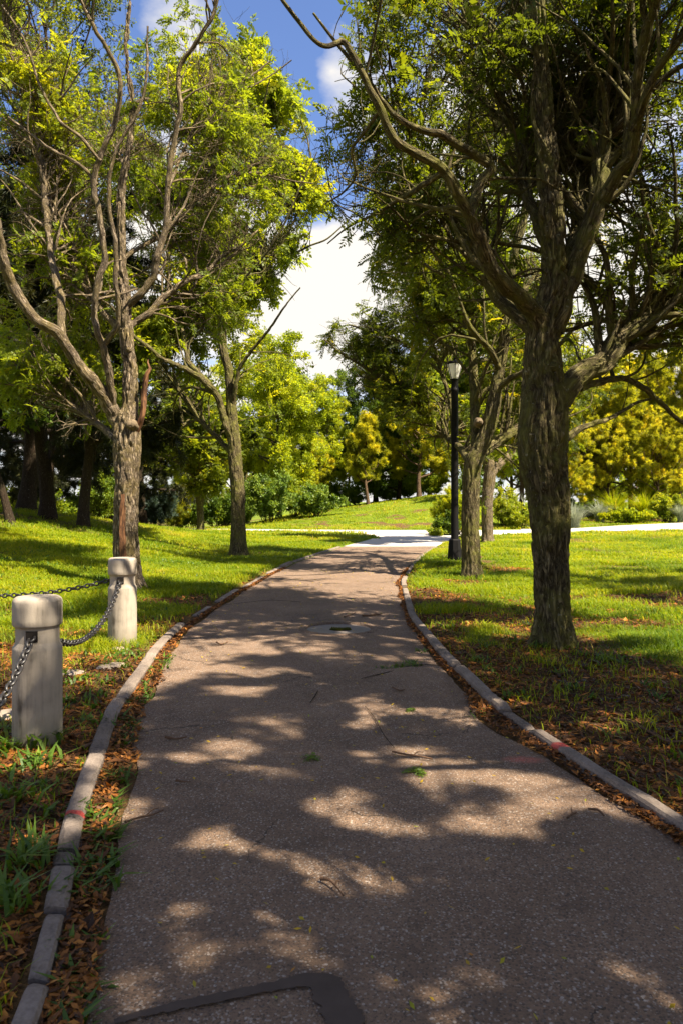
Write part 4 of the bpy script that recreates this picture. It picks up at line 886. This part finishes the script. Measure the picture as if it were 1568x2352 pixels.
tag(ribbon('crack', rp_([(640, 1257.5, .03), (800, 1257.5, .03), (900, 1257.5, .03), (985, 1256.5, .03)]), M['crack'], .006, 50, 8, .4), kind='structure') if False else None

# sunken round patch with moss
c = np.array([RX0, RY0]); root = empty('sunken_cover', (RX0, RY0, .0), 'sunken round damp cover with a mossy middle, set in the asphalt', 'manhole')
a = np.linspace(0, 2*np.pi, 65)[:-1]
rr = np.array([.02, .2, .34, .375, .385]); zz = np.array([-.012, -.012, -.0115, -.010, -.03]) + .004
V = np.stack([np.stack([np.cos(a)*r, np.sin(a)*r, np.full(64, z)], 1) for r, z in zip(rr, zz)], 0); idx = np.arange(5*64).reshape(5, 64)
F = np.stack([idx[:-1], np.roll(idx[:-1], -1, 1), np.roll(idx[1:], -1, 1), idx[1:]], -1).reshape(-1, 4)
mk('cover_plate', np.concatenate([V.reshape(-1, 3)]), [F, idx[0][None]], M['patch'], root, False)
rr = np.array([.388, .392, .43, .455, .475]); zz = np.array([-.03, .014, .021, .018, -.02])
V = np.stack([np.stack([np.cos(a)*(r+.008*vnoise(np.cos(a)*5+9, np.sin(a)*5+9)), np.sin(a)*(r+.012*vnoise(np.cos(a)*5, np.sin(a)*5+3)), np.full(64, z)], 1) for r, z in zip(rr, zz)], 0)
mk('rim', V.reshape(-1, 3), F, M['asphalt'], root, True)
q = 420; r_ = rng.random(q)**.5; th = rng.random(q)*2*np.pi; base = np.stack([.02+np.cos(th)*r_*.115, -.02+np.sin(th)*r_*.06, np.full(q, -.008)], 1)
foliage('moss', base, nrm(rng.normal(size=(q, 3))*.6+np.array([0, 0, 1.])), .012+.015*rng.random(q), T_LEAF_LO, M['moss'], root, rng)

# ------------------------------------------------------------------ bollards and chains
def bollard(loc, label, rz, holes):
    root = empty('bollard', loc, label, 'bollard', 'concrete bollards by the path')
    prof = [(.0, -.15), (.143, -.15), (.145, .02), (.144, .30), (.144, .585), (.142, .598), (.128, .622), (.126, .632), (.126, .712), (.130, .722), (.139, .727), (.144, .735), (.145, .80), (.144, .872), (.138, .888), (.124, .899), (.06, .903), (.0, .904)]
    K = 64; a = np.arange(K)*2*np.pi/K
    pr = [(prof[0])]
    P = np.array(prof); fine = [P[0]]
    for i in range(len(P)-1):
        m = max(1, int(np.linalg.norm(P[i+1]-P[i])/.03)); 
        for s in range(1, m+1): fine.append(P[i]+(P[i+1]-P[i])*s/m)
    P = np.array(fine); n = len(P)
    V = np.stack([P[:, None, 0]*np.cos(a), P[:, None, 0]*np.sin(a), P[:, None, 1]+0*a], -1)
    ch = 1 - .012*np.clip(fbm(V[..., 0]*9+loc[1], V[..., 1]*9, V[..., 2]*9, 3)-.62, 0, 1)*4
    V[..., :2] *= ch[..., None]
    idx = np.arange(n*K).reshape(n, K); F = np.stack([idx[:-1], np.roll(idx[:-1], -1, 1), np.roll(idx[1:], -1, 1), idx[1:]], -1).reshape(-1, 4)
    mk('post', V.reshape(-1, 3), F, M['bollard'], root, True)
    for h in holes:                                          # chain socket: flat square plate, shade of the hollow put in its colour
        c, s = math.cos(h), math.sin(h); z0, z1, w = .640, .708, .034
        q = []
        for (r, ww, a0, a1) in ((.1275, w, z0, z1), (.1285, w*.8, z0+.006, z1-.006), (.092, w*.74, z0+.008, z1-.008)):
            q += [(r, -ww, a0), (r, ww, a0), (r, ww, a1), (r, -ww, a1)]
        V = np.array([(c*r - s*t, s*r + c*t, z) for r, t, z in q])
        V = V.copy(); V[8:] = np.array([(c*.1282 - s*t, s*.1282 + c*t, z) for r, t, z in q[8:]])
        F = [(0, 1, 5, 4), (1, 2, 6, 5), (2, 3, 7, 6), (3, 0, 4, 7), (4, 5, 9, 8), (5, 6, 10, 9), (6, 7, 11, 10), (7, 4, 8, 11), (8, 9, 10, 11)]
        mk('chain_socket', V, np.array(F), M['socket_shade'], root)
    return root
B1 = gp(87, 4.53); B2 = gp(282, 7.66); B1 = (B1[0], B1[1], .02); B2 = (B2[0], B2[1], .02)
B0 = (-1.42, 1.35, .02); B3 = (-5.35, 8.15, .02)
def az(p, q): return math.atan2(q[1]-p[1], q[0]-p[0])
bollard(B1, 'nearer and larger pale concrete bollard with chains on both sides', 0, [az(B1, B0), az(B1, B2)])
bollard(B2, 'farther concrete bollard in front of the pale forked tree', 0, [az(B2, B1), az(B2, B3)])
def chain(p, q, sag, label, zt=.675):
    p = np.array(p); q = np.array(q); d = nrm((q-p)*np.array([1, 1, 0])); A = p + d*.112; B = q - d*.112; A[2] = p[2]+zt; B[2] = q[2]+zt
    s = np.linspace(0, 1, 400); C = A[None]*(1-s)[:, None] + B[None]*s[:, None]
    k = 2.2; C[:, 2] -= sag*(np.cosh(k*.5)-np.cosh(k*(s-.5)))/(np.cosh(k*.5)-1)
    L = np.concatenate([[0], np.cumsum(np.linalg.norm(np.diff(C, axis=0), axis=1))]); pitch = .052; n = int(L[-1]/pitch)
    root = empty('chain', tuple(A), label, 'chain', 'black chains between the bollards')
    if not hasattr(chain, 'me'):
        t = np.linspace(0, 2*np.pi, 29)[:-1]
        path = np.stack([np.cos(t)*.0285 + np.sign(np.cos(t))*.0*t, np.sin(t)*.0195, 0*t], 1)
        path[:, 0] = np.where(np.abs(path[:, 0]) > .012, path[:, 0], path[:, 0]*1.0)
        tg = nrm(np.roll(path, -1, 0)-np.roll(path, 1, 0)); nn = np.stack([-tg[:, 1], tg[:, 0], 0*t], 1)
        aa = np.arange(10)*2*np.pi/10; r = .0083
        V = path[:, None] + r*(nn[:, None]*np.cos(aa)[None, :, None] + np.array([0, 0, 1.])*np.sin(aa)[None, :, None])
        idx = np.arange(280).reshape(28, 10); F = np.stack([idx, np.roll(idx, -1, 1), np.roll(np.roll(idx, -1, 0), -1, 1), np.roll(idx, -1, 0)], -1).reshape(-1, 4)
        o = mk('link', V.reshape(-1, 3), F, M['chain'], root, True); chain.me = o.data; first = o
    else: first = None
    from mathutils import Matrix
    for i in range(n):
        s0 = (i+.5)*L[-1]/n; c = np.array([np.interp(s0, L, C[:, k_]) for k_ in range(3)]) - A
        c2 = np.array([np.interp(s0+.01, L, C[:, k_]) for k_ in range(3)]) - A; x = nrm(c2-c)
        up = np.array([0, 0, 1.]); y = nrm(np.cross(up, x)); z = np.cross(x, y)
        tw = .35 + (i % 2)*math.pi/2 + .12*math.sin(i*1.7); y2 = y*math.cos(tw)+z*math.sin(tw); z2 = np.cross(x, y2)
        o = first if (first is not None and i == 0) else bpy.data.objects.new('link', chain.me)
        if o is not first: COL.objects.link(o); o.parent = root
        o.matrix_local = Matrix(((x[0], y2[0], z2[0], c[0]), (x[1], y2[1], z2[1], c[1]), (x[2], y2[2], z2[2], c[2]), (0, 0, 0, 1)))
    return root
chain(B1, B0, .36, 'black chain falling steeply from the nearer bollard towards the viewer')
chain(B1, B2, .29, 'black chain sagging between the two bollards')
chain(B2, B3, .20, 'black chain running left from the farther bollard behind the nearer one')

# ------------------------------------------------------------------ lamp posts
def lathe(prof, K=40, phase=0.0):
    P = np.array(prof); a = np.arange(K)*2*np.pi/K + phase; n = len(P)
    V = np.stack([P[:, None, 0]*np.cos(a), P[:, None, 0]*np.sin(a), P[:, None, 1]+0*a], -1); idx = np.arange(n*K).reshape(n, K)
    F = np.stack([idx[:-1], np.roll(idx[:-1], -1, 1), np.roll(idx[1:], -1, 1), idx[1:]], -1).reshape(-1, 4)
    return V.reshape(-1, 3), F
lp = ground_at(1043, 1286); dl = lp[1]
hz = (HY-822)/FP*dl + CH - lp[2]                              # total height
lamp = empty('lamp_post', tuple(lp), 'black park lamp post with a milky lantern beside the twin-forked tree', 'lamp post', 'park lamp posts')
V, F = lathe([(.0, .0), (.185, .0), (.188, .05), (.15, .50), (.135, .525), (.10, .535), (.10, .56), (.0, .56)], 8, math.pi/8); mk('base', V, F, M['black_paint'], lamp)
zg = hz - .53
V, F = lathe([(.10, .535), (.097, .60), (.093, 1.4), (.088, zg-.30), (.092, zg-.29), (.092, zg-.26), (.086, zg-.25), (.086, zg-.02), (.10, zg-.01), (.10, zg), (.0, zg)], 24); mk('pole', V, F, M['black_paint'], lamp, True)
V, F = lathe([(.0, zg), (.098, zg+.002), (.108, zg+.05), (.150, zg+.20), (.178, zg+.32), (.182, zg+.37), (.0, zg+.372)], 40); mk('lantern_glass', V, F, M['glass'], lamp, True)
V, F = lathe([(.19, zg+.362), (.198, zg+.37), (.195, zg+.40), (.16, zg+.435), (.10, zg+.455), (.05, zg+.465), (.045, zg+.49), (.058, zg+.505), (.03, zg+.525), (.0, zg+.53)], 40); mk('lantern_cap', V, F, M['black_paint'], lamp, True)
for q in range(6):
    t = q*math.pi/3 + .45; c, s = math.cos(t), math.sin(t); pts = np.array([(.100, zg), (.112, zg+.05), (.154, zg+.20), (.182, zg+.32), (.188, zg+.365)])
    P2, R2 = resample(np.stack([pts[:, 0]*c, pts[:, 0]*s, pts[:, 1]], 1), np.full(5, .0085), 16); V, F, co, _ = tubes(P2[None], R2[None], 8); mk('lantern_rib', V, F, M['black_paint'], lamp, True)
lf = gp(418, 66)
copy_thing(lamp, lf, .5, 1.0, 'small distant lamp post in the shade by the many-stemmed tree', 'park lamp posts')

# ------------------------------------------------------------------ sticks, sprigs and stones on the path and lawn
def stick(pts, label, r=.006, seed=0, fork=True, z=.012, mat='stick', ground=False):
    P = []
    for (px, py) in pts:
        if ground: g_ = ground_at(px, py); P.append((g_[0], g_[1], g_[2]+z))
        else: x, y = pp(px, py); P.append((x, y, float(path_z(x, y))+z))
    P = np.array(P); P[:, 2] += .006*np.sin(np.arange(len(P))*2.1+seed)
    c = P[0].copy(); P = P - c
    P, R = resample(P, np.linspace(r, r*.55, len(P)), 26); V, F, co, ring = tubes(P[None], R[None], 8, off=seed)
    V = V + ring*((fbm(co[:, 0]*60, co[:, 1]*60, co[:, 2]*30+seed, 2)-.5)*r*.9)[:, None]
    if fork:
        Q = np.array([P[14], P[14]+(P[16]-P[14])*1.5+np.array([.0, .03, .012])*1.0, P[14]+(P[17]-P[14])*2.2+np.array([.0, .05, .008])]); Q, RQ = resample(Q, np.array([r*.6, r*.45, r*.3]), 10)
        v2, f2, c2, _ = tubes(Q[None], RQ[None], 6); F = np.concatenate([F, f2+len(V)]); V = np.concatenate([V, v2])
    o = mk('stick', V, F, M[mat], smooth=True); o.location = tuple(c)
    return tag(o, label, 'stick', 'sticks lying on the path and lawn')
stick([(288, 1897), (320, 1884), (350, 1875), (376, 1869)], 'long thin brown stick on the asphalt near the left kerb paint mark', .006, 1)
stick([(404, 1800), (422, 1799), (438, 1801)], 'short dark twig above the long thin stick on the left', .006, 2, False)
stick([(380, 1698), (405, 1700), (430, 1699)], 'straight pale-ended twig on the path right of the nearer bollard', .008, 3, False)
stick([(900, 1731), (930, 1739), (965, 1746), (992, 1748)], 'forked reddish twig right of the middle of the path', .006, 4)
stick([(737, 2026), (755, 2034), (772, 2048), (788, 2064)], 'brown curved stick nearest the middle of the foreground', .0065, 5)
stick([(1350, 1865), (1372, 1872), (1386, 1880)], 'dark twig lying by the lower right kerb', .006, 6, False)
stick([(1302, 1890), (1312, 1880), (1322, 1872)], 'tiny bent twig left of the dark twig by the right kerb', .006, 7)
stick([(498, 1479), (508, 1482), (524, 1477)], 'small dark twig on the asphalt level with the farther bollard base', .009, 8, False)
stick([(832, 1417), (858, 1414), (876, 1413)], 'pale stick behind the sunken round cover', .012, 9)
stick([(790, 1419), (806, 1413), (816, 1411)], 'thin twig just behind the mossy cover, left of the pale stick', .008, 10, False)
stick([(190, 1724), (215, 1716), (232, 1710)], 'thick broken stick resting against the left kerb by the bollard', .015, 11, False, .02, 'stick', True)
stick([(1410, 1660), (1450, 1672), (1490, 1690), (1530, 1712), (1568, 1716)], 'grey crooked stick on the right lawn', .010, 12, True, .03, 'stick', True)
stick([(578, 2290), (590, 2305), (592, 2325), (596, 2345)], 'orange-brown seed pod curl beside the bitumen seal', .009, 13, False, .012, 'litter') if False else None
stick([(900, 1585), (918, 1590), (930, 1586)], 'little dark twig below the weedy crack', .006, 14, False)
def sprig(px, py, label, seed, sc=1.0):
    sc *= .68; x, y = pp(px, py); r2 = np.random.default_rng(seed); nb = 16
    base = r2.normal(size=(nb, 3))*np.array([.018, .018, .003])*sc; base[:, 2] = np.abs(base[:, 2]) + .012
    a = nrm(r2.normal(size=(nb, 3))*np.array([1, 1, .12]))
    o = foliage('fallen_sprig', base, a, np.full(nb, .085*sc), T_FROND, M['weed_leaf'], None, r2, .9, .6+.3*r2.random(nb)); o.location = (x, y, float(path_z(x, y)))
    return tag(o, label, 'leaf sprig', 'green sprigs fallen on the path')
sprig(955, 1775, 'larger green leaf sprig fallen on the path right of centre', 1, 1.2)
sprig(720, 1744, 'small green leaf sprig fallen in the middle of the path', 2, .8)
sprig(943, 1632, 'little yellow-green sprig higher up on the right of the path', 3, .6)
def stone(px, py, rx, ry, rz_, label, seed):
    p = ground_at(px, py); th = np.arange(24)*2*np.pi/24; ph = np.linspace(-.2, np.pi/2, 7)
    V = np.stack([np.stack([np.cos(t)*np.cos(th)*rx, np.cos(t)*np.sin(th)*ry, np.sin(t)*rz_+0*th], 1) for t in ph]); V *= (1+.35*(fbm(V[..., :1]*9+seed, V[..., 1:2]*9, seed, 2)-.5)); V[..., 2] = np.minimum(V[..., 2], rz_*.7)
    idx = np.arange(168).reshape(7, 24); F = np.stack([idx[:-1], np.roll(idx[:-1], -1, 1), np.roll(idx[1:], -1, 1), idx[1:]], -1).reshape(-1, 4)
    o = mk('flat_stone', V.reshape(-1, 3), F, M['stone'], smooth=True); o.location = tuple(p); o.rotation_euler = (0, 0, seed*1.1); return tag(o, label, 'stone', 'flat stones sunk in the grass')
stone(255, 1532, .16, .09, .035, 'flat stone sunk in the grass between the two bollards', 1)
stone(272, 1492, .07, .06, .035, 'small flat stone at the foot of the farther bollard', 2)
stone(160, 1548, .14, .10, .03, 'broad half-buried stone right of the nearer bollard', 3)
stone(24, 1645, .13, .09, .05, 'half-buried stone left of the nearer bollard', 4)

# ------------------------------------------------------------------ grass, weeds and litter
def blades(name, x, y, hgt, wid, mat, rng, tint, lean=.55, zoff=-.005):
    n = len(x); z = ground_z(x, y) + zoff
    th = rng.random(n)*2*np.pi; ln = lean*(.3+rng.random(n))
    d = np.stack([np.cos(th)*ln, np.sin(th)*ln, np.ones(n)], 1)*hgt[:, None]
    sd = np.stack([-np.sin(th), np.cos(th), 0*th], 1)*wid[:, None]*.5
    c = np.stack([x, y, z], 1)
    mid = c + d*np.array([.30, .30, .55])
    tip = c + d*np.array([1.2, 1.2, .92])
    V = np.stack([c - sd*.75, c + sd*.75, mid + sd, mid - sd, tip], 1).reshape(-1, 3); i = np.arange(n, dtype=np.int32)[:, None]*5
    return mk(name, V, [i + np.array([0, 1, 2, 3]), i + np.array([3, 2, 4])], M[mat], attrs={'tint': np.repeat(np.clip(tint, 0, 1), 5)})
R_ = np.random.default_rng(99)
gxs, gys, hs, ws = [], [], [], []
def field(n, x0, x1, y0, y1, h, w, power=1.0):
    y = y0 + (y1-y0)*R_.random(n)**power; half = 1 + .55*y
    x = np.clip(R_.uniform(-1, 1, n)*half, x0, x1) if False else R_.uniform(np.maximum(x0, -half), np.minimum(x1, half))
    g_ = path_gap(x, y); k = (g_ > .10) & (R_.random(n) > np.clip(bare(x, y)*1.04, 0, .93)) & (R_.random(n) < .35+.65*S(.3, .55, fbm(x*2.2, y*2.2+9, 0, 2)+.12))
    for bx, by in ((B1[0], B1[1]), (B2[0], B2[1])): k &= np.hypot(x-bx, y-by) > .15
    x, y = x[k], y[k]
    gxs.append(x); gys.append(y); hs.append((h*(.55+.75*R_.random(len(x))))); ws.append(w*(.7+.6*R_.random(len(x))))
field(210000, -9, 9, 1.6, 9, .075, .0058)
field(230000, -14, 14, 8.5, 18, .080, .0095)
field(190000, -20, 22, 17, 30, .085, .016)
field(120000, -30, 32, 29, 60, .10, .032)
gx_, gy_, hh, ww = map(np.concatenate, (gxs, gys, hs, ws))
hh *= .75 + .7*S(.4, .7, fbm(gx_*1.3+4, gy_*1.3, 0, 2))
tint = .40 + 1.05*(fbm(gx_*.55, gy_*.55, 3., 3)-.5) + .14*R_.normal(size=len(gx_)) + .15*S(20, 32, gy_) + (R_.random(len(gx_)) > .975)*.6
tag(blades('lawn_grass', gx_, gy_, hh, ww, 'grass_blade', R_, tint, .85), 'green lawn grass on both sides of the path', 'grass', kind='stuff')
print('grass', len(gx_), round(time.time()-T0, 1))
# broad-leaved weeds
wx, wy, wh, ww2 = [], [], [], []
def weed(cx, cy, n, r, h, w):
    wx.append(cx + R_.normal(size=n)*r); wy.append(cy + R_.normal(size=n)*r); wh.append(h*(.6+.7*R_.random(n))); ww2.append(w*(.7+.6*R_.random(n)))
for q in range(95):                                             # along the left kerb, both sides
    y = R_.uniform(1.6, 7.5); s = R_.choice([-1, 1], p=[.6, .4]); weed(float(xl(y)) + (s*R_.uniform(.05, .12) if s > 0 else -R_.uniform(.15, .7)), y, 12, .035, .085, .012)
for q in range(70):
    y = R_.uniform(3, 9); weed(float(xr(y)) + R_.uniform(.16, 2.5), y, 10, .04, .085, .011)
for q in range(160):
    y = R_.uniform(7, 18); weed(float(xl(y)) - R_.uniform(.3, 6), y, 9, .06, .11, .018)
for (px, py, n, h) in [(215, 1890, 26, .10), (225, 2000, 30, .11), (205, 2060, 34, .12), (60, 1985, 40, .16), (30, 2080, 40, .16), (250, 1665, 22, .10), (300, 1660, 20, .09), (50, 1830, 30, .12), (95, 1760, 30, .13), (170, 1880, 24, .10), (1395, 1520, 30, .10), (1180, 1600, 24, .08), (868, 1548, 16, .05), (890, 1545, 30, .06), (905, 1540, 30, .07), (925, 1535, 34, .08), (940, 1530, 30, .08), (965, 1500, 20, .07), (1100, 1645, 14, .07), (1290, 1485, 30, .14), (1235, 1490, 26, .13), (60, 1715, 40, .16), (110, 1712, 40, .16), (30, 1725, 30, .15)]:
    p = ground_at(px, py); weed(p[0], p[1], n, .05, h, .012)
wx, wy, wh, ww2 = map(np.concatenate, (wx, wy, wh, ww2))
tag(blades('weeds', wx, wy, wh*.72, ww2*1.5, 'weed_leaf', R_, .45+.25*R_.normal(size=len(wx)), 1.25), 'broad-leaved green weeds along the kerbs and in the cracks', 'weeds', kind='stuff')
def scatter_flat(name, x, y, z, L, W, mat, rng, tint, tilt=.25):
    n = len(x); th = rng.random(n)*2*np.pi
    a = nrm(np.stack([np.cos(th), np.sin(th), rng.normal(size=n)*tilt], 1)); b = nrm(np.stack([-np.sin(th), np.cos(th), rng.normal(size=n)*tilt], 1))
    c = np.stack([x, y, z], 1); L = L[:, None]; W = W[:, None]; up = np.array([0, 0, 1.])*L*.12*(rng.random(n)[:, None]-.3)
    V = np.stack([c - a*L*.5, c + b*W*.5 + up, c + a*L*.5, c - b*W*.5 + up], 1).reshape(-1, 3)
    return mk(name, V, quads(len(V)), M[mat], attrs={'tint': np.repeat(np.clip(tint, 0, 1), 4)})
n = 260000; y = 1.6 + 15*R_.random(n)**1.5; x = R_.uniform(-(1+.52*y), 1+.52*y)
g_ = path_gap(x, y); edge = np.minimum(np.where(x < 0, x-xl(y), xr(y)-x), 9)
lim = np.where(x < 0, .05+.09*S(9, 6, y)*vnoise(y*2.1, 3.3)+.05, .04+.06*vnoise(y*1.8, 1.1)+.12*np.exp(-((y-5.)/.5)**2))
on = (g_ > .1) & (R_.random(n) < .03+.97*bare(x, y)**1.3)
strip = (g_ <= 0) & (R_.random(n) < .6) & (edge < lim*(.6+.6*vnoise(x*6, y*6))) & (y < 17)
k = on | strip; x, y = x[k], y[k]; n = len(x); st_ = strip[k]
z = np.where(st_, .012, ground_z(x, y)) + .004 + .014*R_.random(n)
L = (.018+.026*R_.random(n))*(1+.05*y)*np.exp(.38*R_.normal(size=n)); W = L*(.22+.25*R_.random(n))
cl = fbm(x*1.6, y*1.6, 8., 3)
tag(scatter_flat('leaf_litter', x, y, z, L, W, 'litter', R_, .36+1.0*(cl-.5)+.27*R_.normal(size=n), .3), 'orange-brown dry leaf litter along the kerbs and on the bare soil', 'litter', kind='stuff')
# more litter packed into the gutters
m = 10000; y2 = 1.5+15*R_.random(m)**1.3; sd = R_.random(m) < .55; lim = np.where(sd, .04+.14*S(9, 6, y2)*vnoise(y2*2.1, 3.3)+.03, .03+.07*vnoise(y2*1.8, 1.1)+.13*np.exp(-((y2-5.)/.5)**2))
x2 = np.where(sd, xl(y2)+lim*R_.random(m)**1.3, xr(y2)-lim*R_.random(m)**1.3)
L = (.018+.026*R_.random(m))*(1+.04*y2)
tag(scatter_flat('gutter_litter', x2, y2, .010+.022*R_.random(m), L, L*(.25+.25*R_.random(m)), 'litter', R_, .40+.28*R_.normal(size=m), .4), 'rusty dry leaflets packed against both kerbs', 'litter', kind='stuff')
m = 520; y3 = 1.8+14*R_.random(m)**1.4; x3 = xl(y3)+.1+(xr(y3)-xl(y3)-.2)*R_.random(m)
tag(scatter_flat('fallen_leaflets', x3, y3, path_z(x3, y3)+.004+.005*R_.random(m), .016+.014*R_.random(m)+.0012*y3, .007+.006*R_.random(m)+.0006*y3, 'fallen', R_, R_.random(m), .3), 'tiny yellow and green leaflets scattered over the asphalt', 'fallen leaves', kind='stuff')
print('litter', n, round(time.time()-T0, 1))

# ------------------------------------------------------------------ trees of the avenue beside and behind the viewer (they shade the foreground)
gs = 'avenue trees standing behind the viewer'
SH = 'honey locust of the same avenue behind the viewer, shading the near path'
EL, AZ = math.radians(54), math.radians(58)        # sun high over the viewer's right shoulder
sd = (math.sin(AZ)*math.cos(EL), -math.cos(AZ)*math.cos(EL), math.sin(EL))
def sun_gap_crown(root, loc, rz, sc, seed, dense=4, share=.60):
    """crown of a neighbouring tree with gaps cut along the sun direction, shaped to let flecks of sun reach the path"""
    src = [c for c in root.children if c.name.startswith('crown')][0].data
    n = len(src.vertices); V = np.empty(n*3, f32); src.vertices.foreach_get('co', V); V = V.reshape(-1, 68, 3)
    tv = np.empty(n, f32); src.attributes['tint'].data.foreach_get('value', tv); tv = tv.reshape(-1, 68)
    r3 = np.random.default_rng(seed)
    V = np.concatenate([V] + [V + r3.normal(size=(len(V), 1, 3)).astype(f32)*.16 for q in range(dense-1)]); tv = np.concatenate([tv]*dense)
    c = V.mean(1)*sc; cw = np.stack([c[:, 0]*math.cos(rz)-c[:, 1]*math.sin(rz), c[:, 0]*math.sin(rz)+c[:, 1]*math.cos(rz), c[:, 2]], 1) + np.array(loc)
    s_ = np.array(sd); e1 = nrm(np.cross(s_, [0, 0, 1.])); e2 = np.cross(s_, e1); q1, q2 = cw@e1, cw@e2
    nn = .85*vnoise(q1*4.0+3, q2*4.4, 0) + .15*vnoise(q1*7, q2*7, 2.) + .10*(vnoise(q1*.8, q2*.8+7, 0)-.5)
    k = nn < np.quantile(nn, share)  # gaps lined up with the sun, shaped to cast the light flecks
    o = mk('crown', V[k].reshape(-1, 3), quads(int(k.sum())*68), src.materials[0], None, attrs={'tint': tv[k].ravel()}); me = o.data; bpy.data.objects.remove(o); return me
lite = {}
for src_ in (LT1, RT1):
    o_ = mk('branches', LITE[src_.name][0], LITE[src_.name][1], M['bark_olive'], None, True, {'bco': LITE[src_.name][2]}); lite[src_.name] = o_.data; bpy.data.objects.remove(o_)
for src_, loc_, rz_, sc_ in [(LT1, (5.2, -.6, .02), .15, 1.0), (RT1, (5.0, 3.3, .02), -.25, 1.0), (LT1, (4.4, -5.2, .02), -.1, 1.05), (RT1, (10.4, 8.6, .02), .2, 1.0)]:
    c_ = copy_thing(src_, loc_, rz_, sc_, SH, gs)
    for k_ in c_.children:
        if k_.name.startswith('branches'): k_.data = lite[src_.name]  # fine twigs left out so the sun gaps stay clear
        if k_.name.startswith('crown'): k_.data = sun_gap_crown(src_, loc_, rz_, sc_, 5)

# ------------------------------------------------------------------ sun, sky with clouds, camera
from mathutils import Vector
sl = bpy.data.lights.new('sun', 'SUN'); sl.energy = 5.0; sl.angle = math.radians(.53); sl.color = (1, .88, .69)
so = bpy.data.objects.new('sun', sl); COL.objects.link(so); so.rotation_euler = Vector(sd).to_track_quat('Z', 'Y').to_euler()
W = bpy.data.worlds.new('World'); scene.world = W; W.use_nodes = True
g = G('w', W)
sky = g.n('ShaderNodeTexSky', sky_type='NISHITA', sun_disc=False, sun_elevation=EL, sun_rotation=math.atan2(sd[0], sd[1]), air_density=1.0, dust_density=.6, ozone_density=2.5)
dirv = g.n('ShaderNodeTexCoord').outputs['Generated']
sep = g.n('ShaderNodeSeparateXYZ', {0: dirv}); zc = g.math('MAXIMUM', sep.outputs[2], 0.0)
den = g.math('ADD', zc, .18)
cv = g.n('ShaderNodeCombineXYZ', {0: g.math('DIVIDE', sep.outputs[0], den), 1: g.math('DIVIDE', sep.outputs[1], den), 2: 0.0}).outputs[0]
nz = g.noise(cv, 1.7, 8, .58); nz2 = g.noise(cv, 5.5, 6, .6)
cov = g.ramp(zc, [(.0, (.16,)*3), (.20, (.22,)*3), (.30, (.28,)*3), (.345, (.10,)*3), (.385, (.0,)*3), (.62, (.0,)*3), (.74, (.10,)*3), (1, (.12,)*3)])  # overhead cover lies out of view, added to take blue from the skylight
def blob(px, py, rad, amp):
    v = nrm(np.array([(px-CX)/FP, 1., (HY-py)/FP]))
    dd = g.n('ShaderNodeVectorMath', {0: dirv, 1: tuple(v)}, operation='DISTANCE').outputs['Value']
    return g.math('MULTIPLY', g.math('SUBTRACT', 1.0, g.math('DIVIDE', dd, rad), clamp=True), amp)
bl_ = g.math('ADD', blob(760, 165, .085, .50), g.math('ADD', blob(1180, 340, .21, .45), g.math('ADD', blob(765, 680, .105, .34), g.math('ADD', blob(420, 90, .10, .25), blob(470, 520, .20, .40)))))
neg = g.math('ADD', blob(690, 40, .12, .3), g.math('ADD', blob(60, 200, .16, .35), g.math('ADD', blob(640, 300, .12, .3), blob(700, 430, .06, .3))))
f = g.math('SUBTRACT', g.math('ADD', g.math('ADD', g.math('MULTIPLY', nz, .8), g.math('MULTIPLY', nz2, .28)), g.math('ADD', cov, bl_)), neg)
f = g.math('MULTIPLY', g.math('SUBTRACT', f, .60), 5.5, clamp=True)
tint_ = g.mix(1.0, sky.outputs[0], (.92, .95, 1.15, 1), 'MULTIPLY')
bg1 = g.n('ShaderNodeBackground', {'Color': tint_, 'Strength': .05}).outputs[0]
bg2 = g.n('ShaderNodeBackground', {'Color': (1.0, .95, .87, 1), 'Strength': .275}).outputs[0]
g.n('ShaderNodeOutputWorld', {'Surface': g.n('ShaderNodeMixShader', {0: f, 1: bg1, 2: bg2}).outputs[0]})
cam = bpy.data.cameras.new('camera'); co_ = bpy.data.objects.new('camera', cam); COL.objects.link(co_); scene.camera = co_
co_.location = (0, 0, CH); co_.rotation_euler = (math.radians(90), 0, 0)
cam.sensor_fit = 'VERTICAL'; cam.sensor_height = 36; cam.sensor_width = 24; cam.lens = 36*FP/2352; cam.shift_y = -(1176-HY)/2352
cam.clip_start = .05; cam.clip_end = 6000
cam.dof.use_dof = True; cam.dof.focus_distance = 9.0; cam.dof.aperture_fstop = 7
vs = scene.view_settings; vs.view_transform = 'Standard'; vs.look = 'None'; vs.exposure = 2.0; vs.gamma = 1
c_ = scene.cycles; c_.max_bounces = 7; c_.diffuse_bounces = 3; c_.glossy_bounces = 2; c_.transmission_bounces = 4; c_.sample_clamp_indirect = 4; c_.caustics_reflective = False; c_.caustics_refractive = False
c_.use_denoising = True
print('built', round(time.time()-T0, 1))
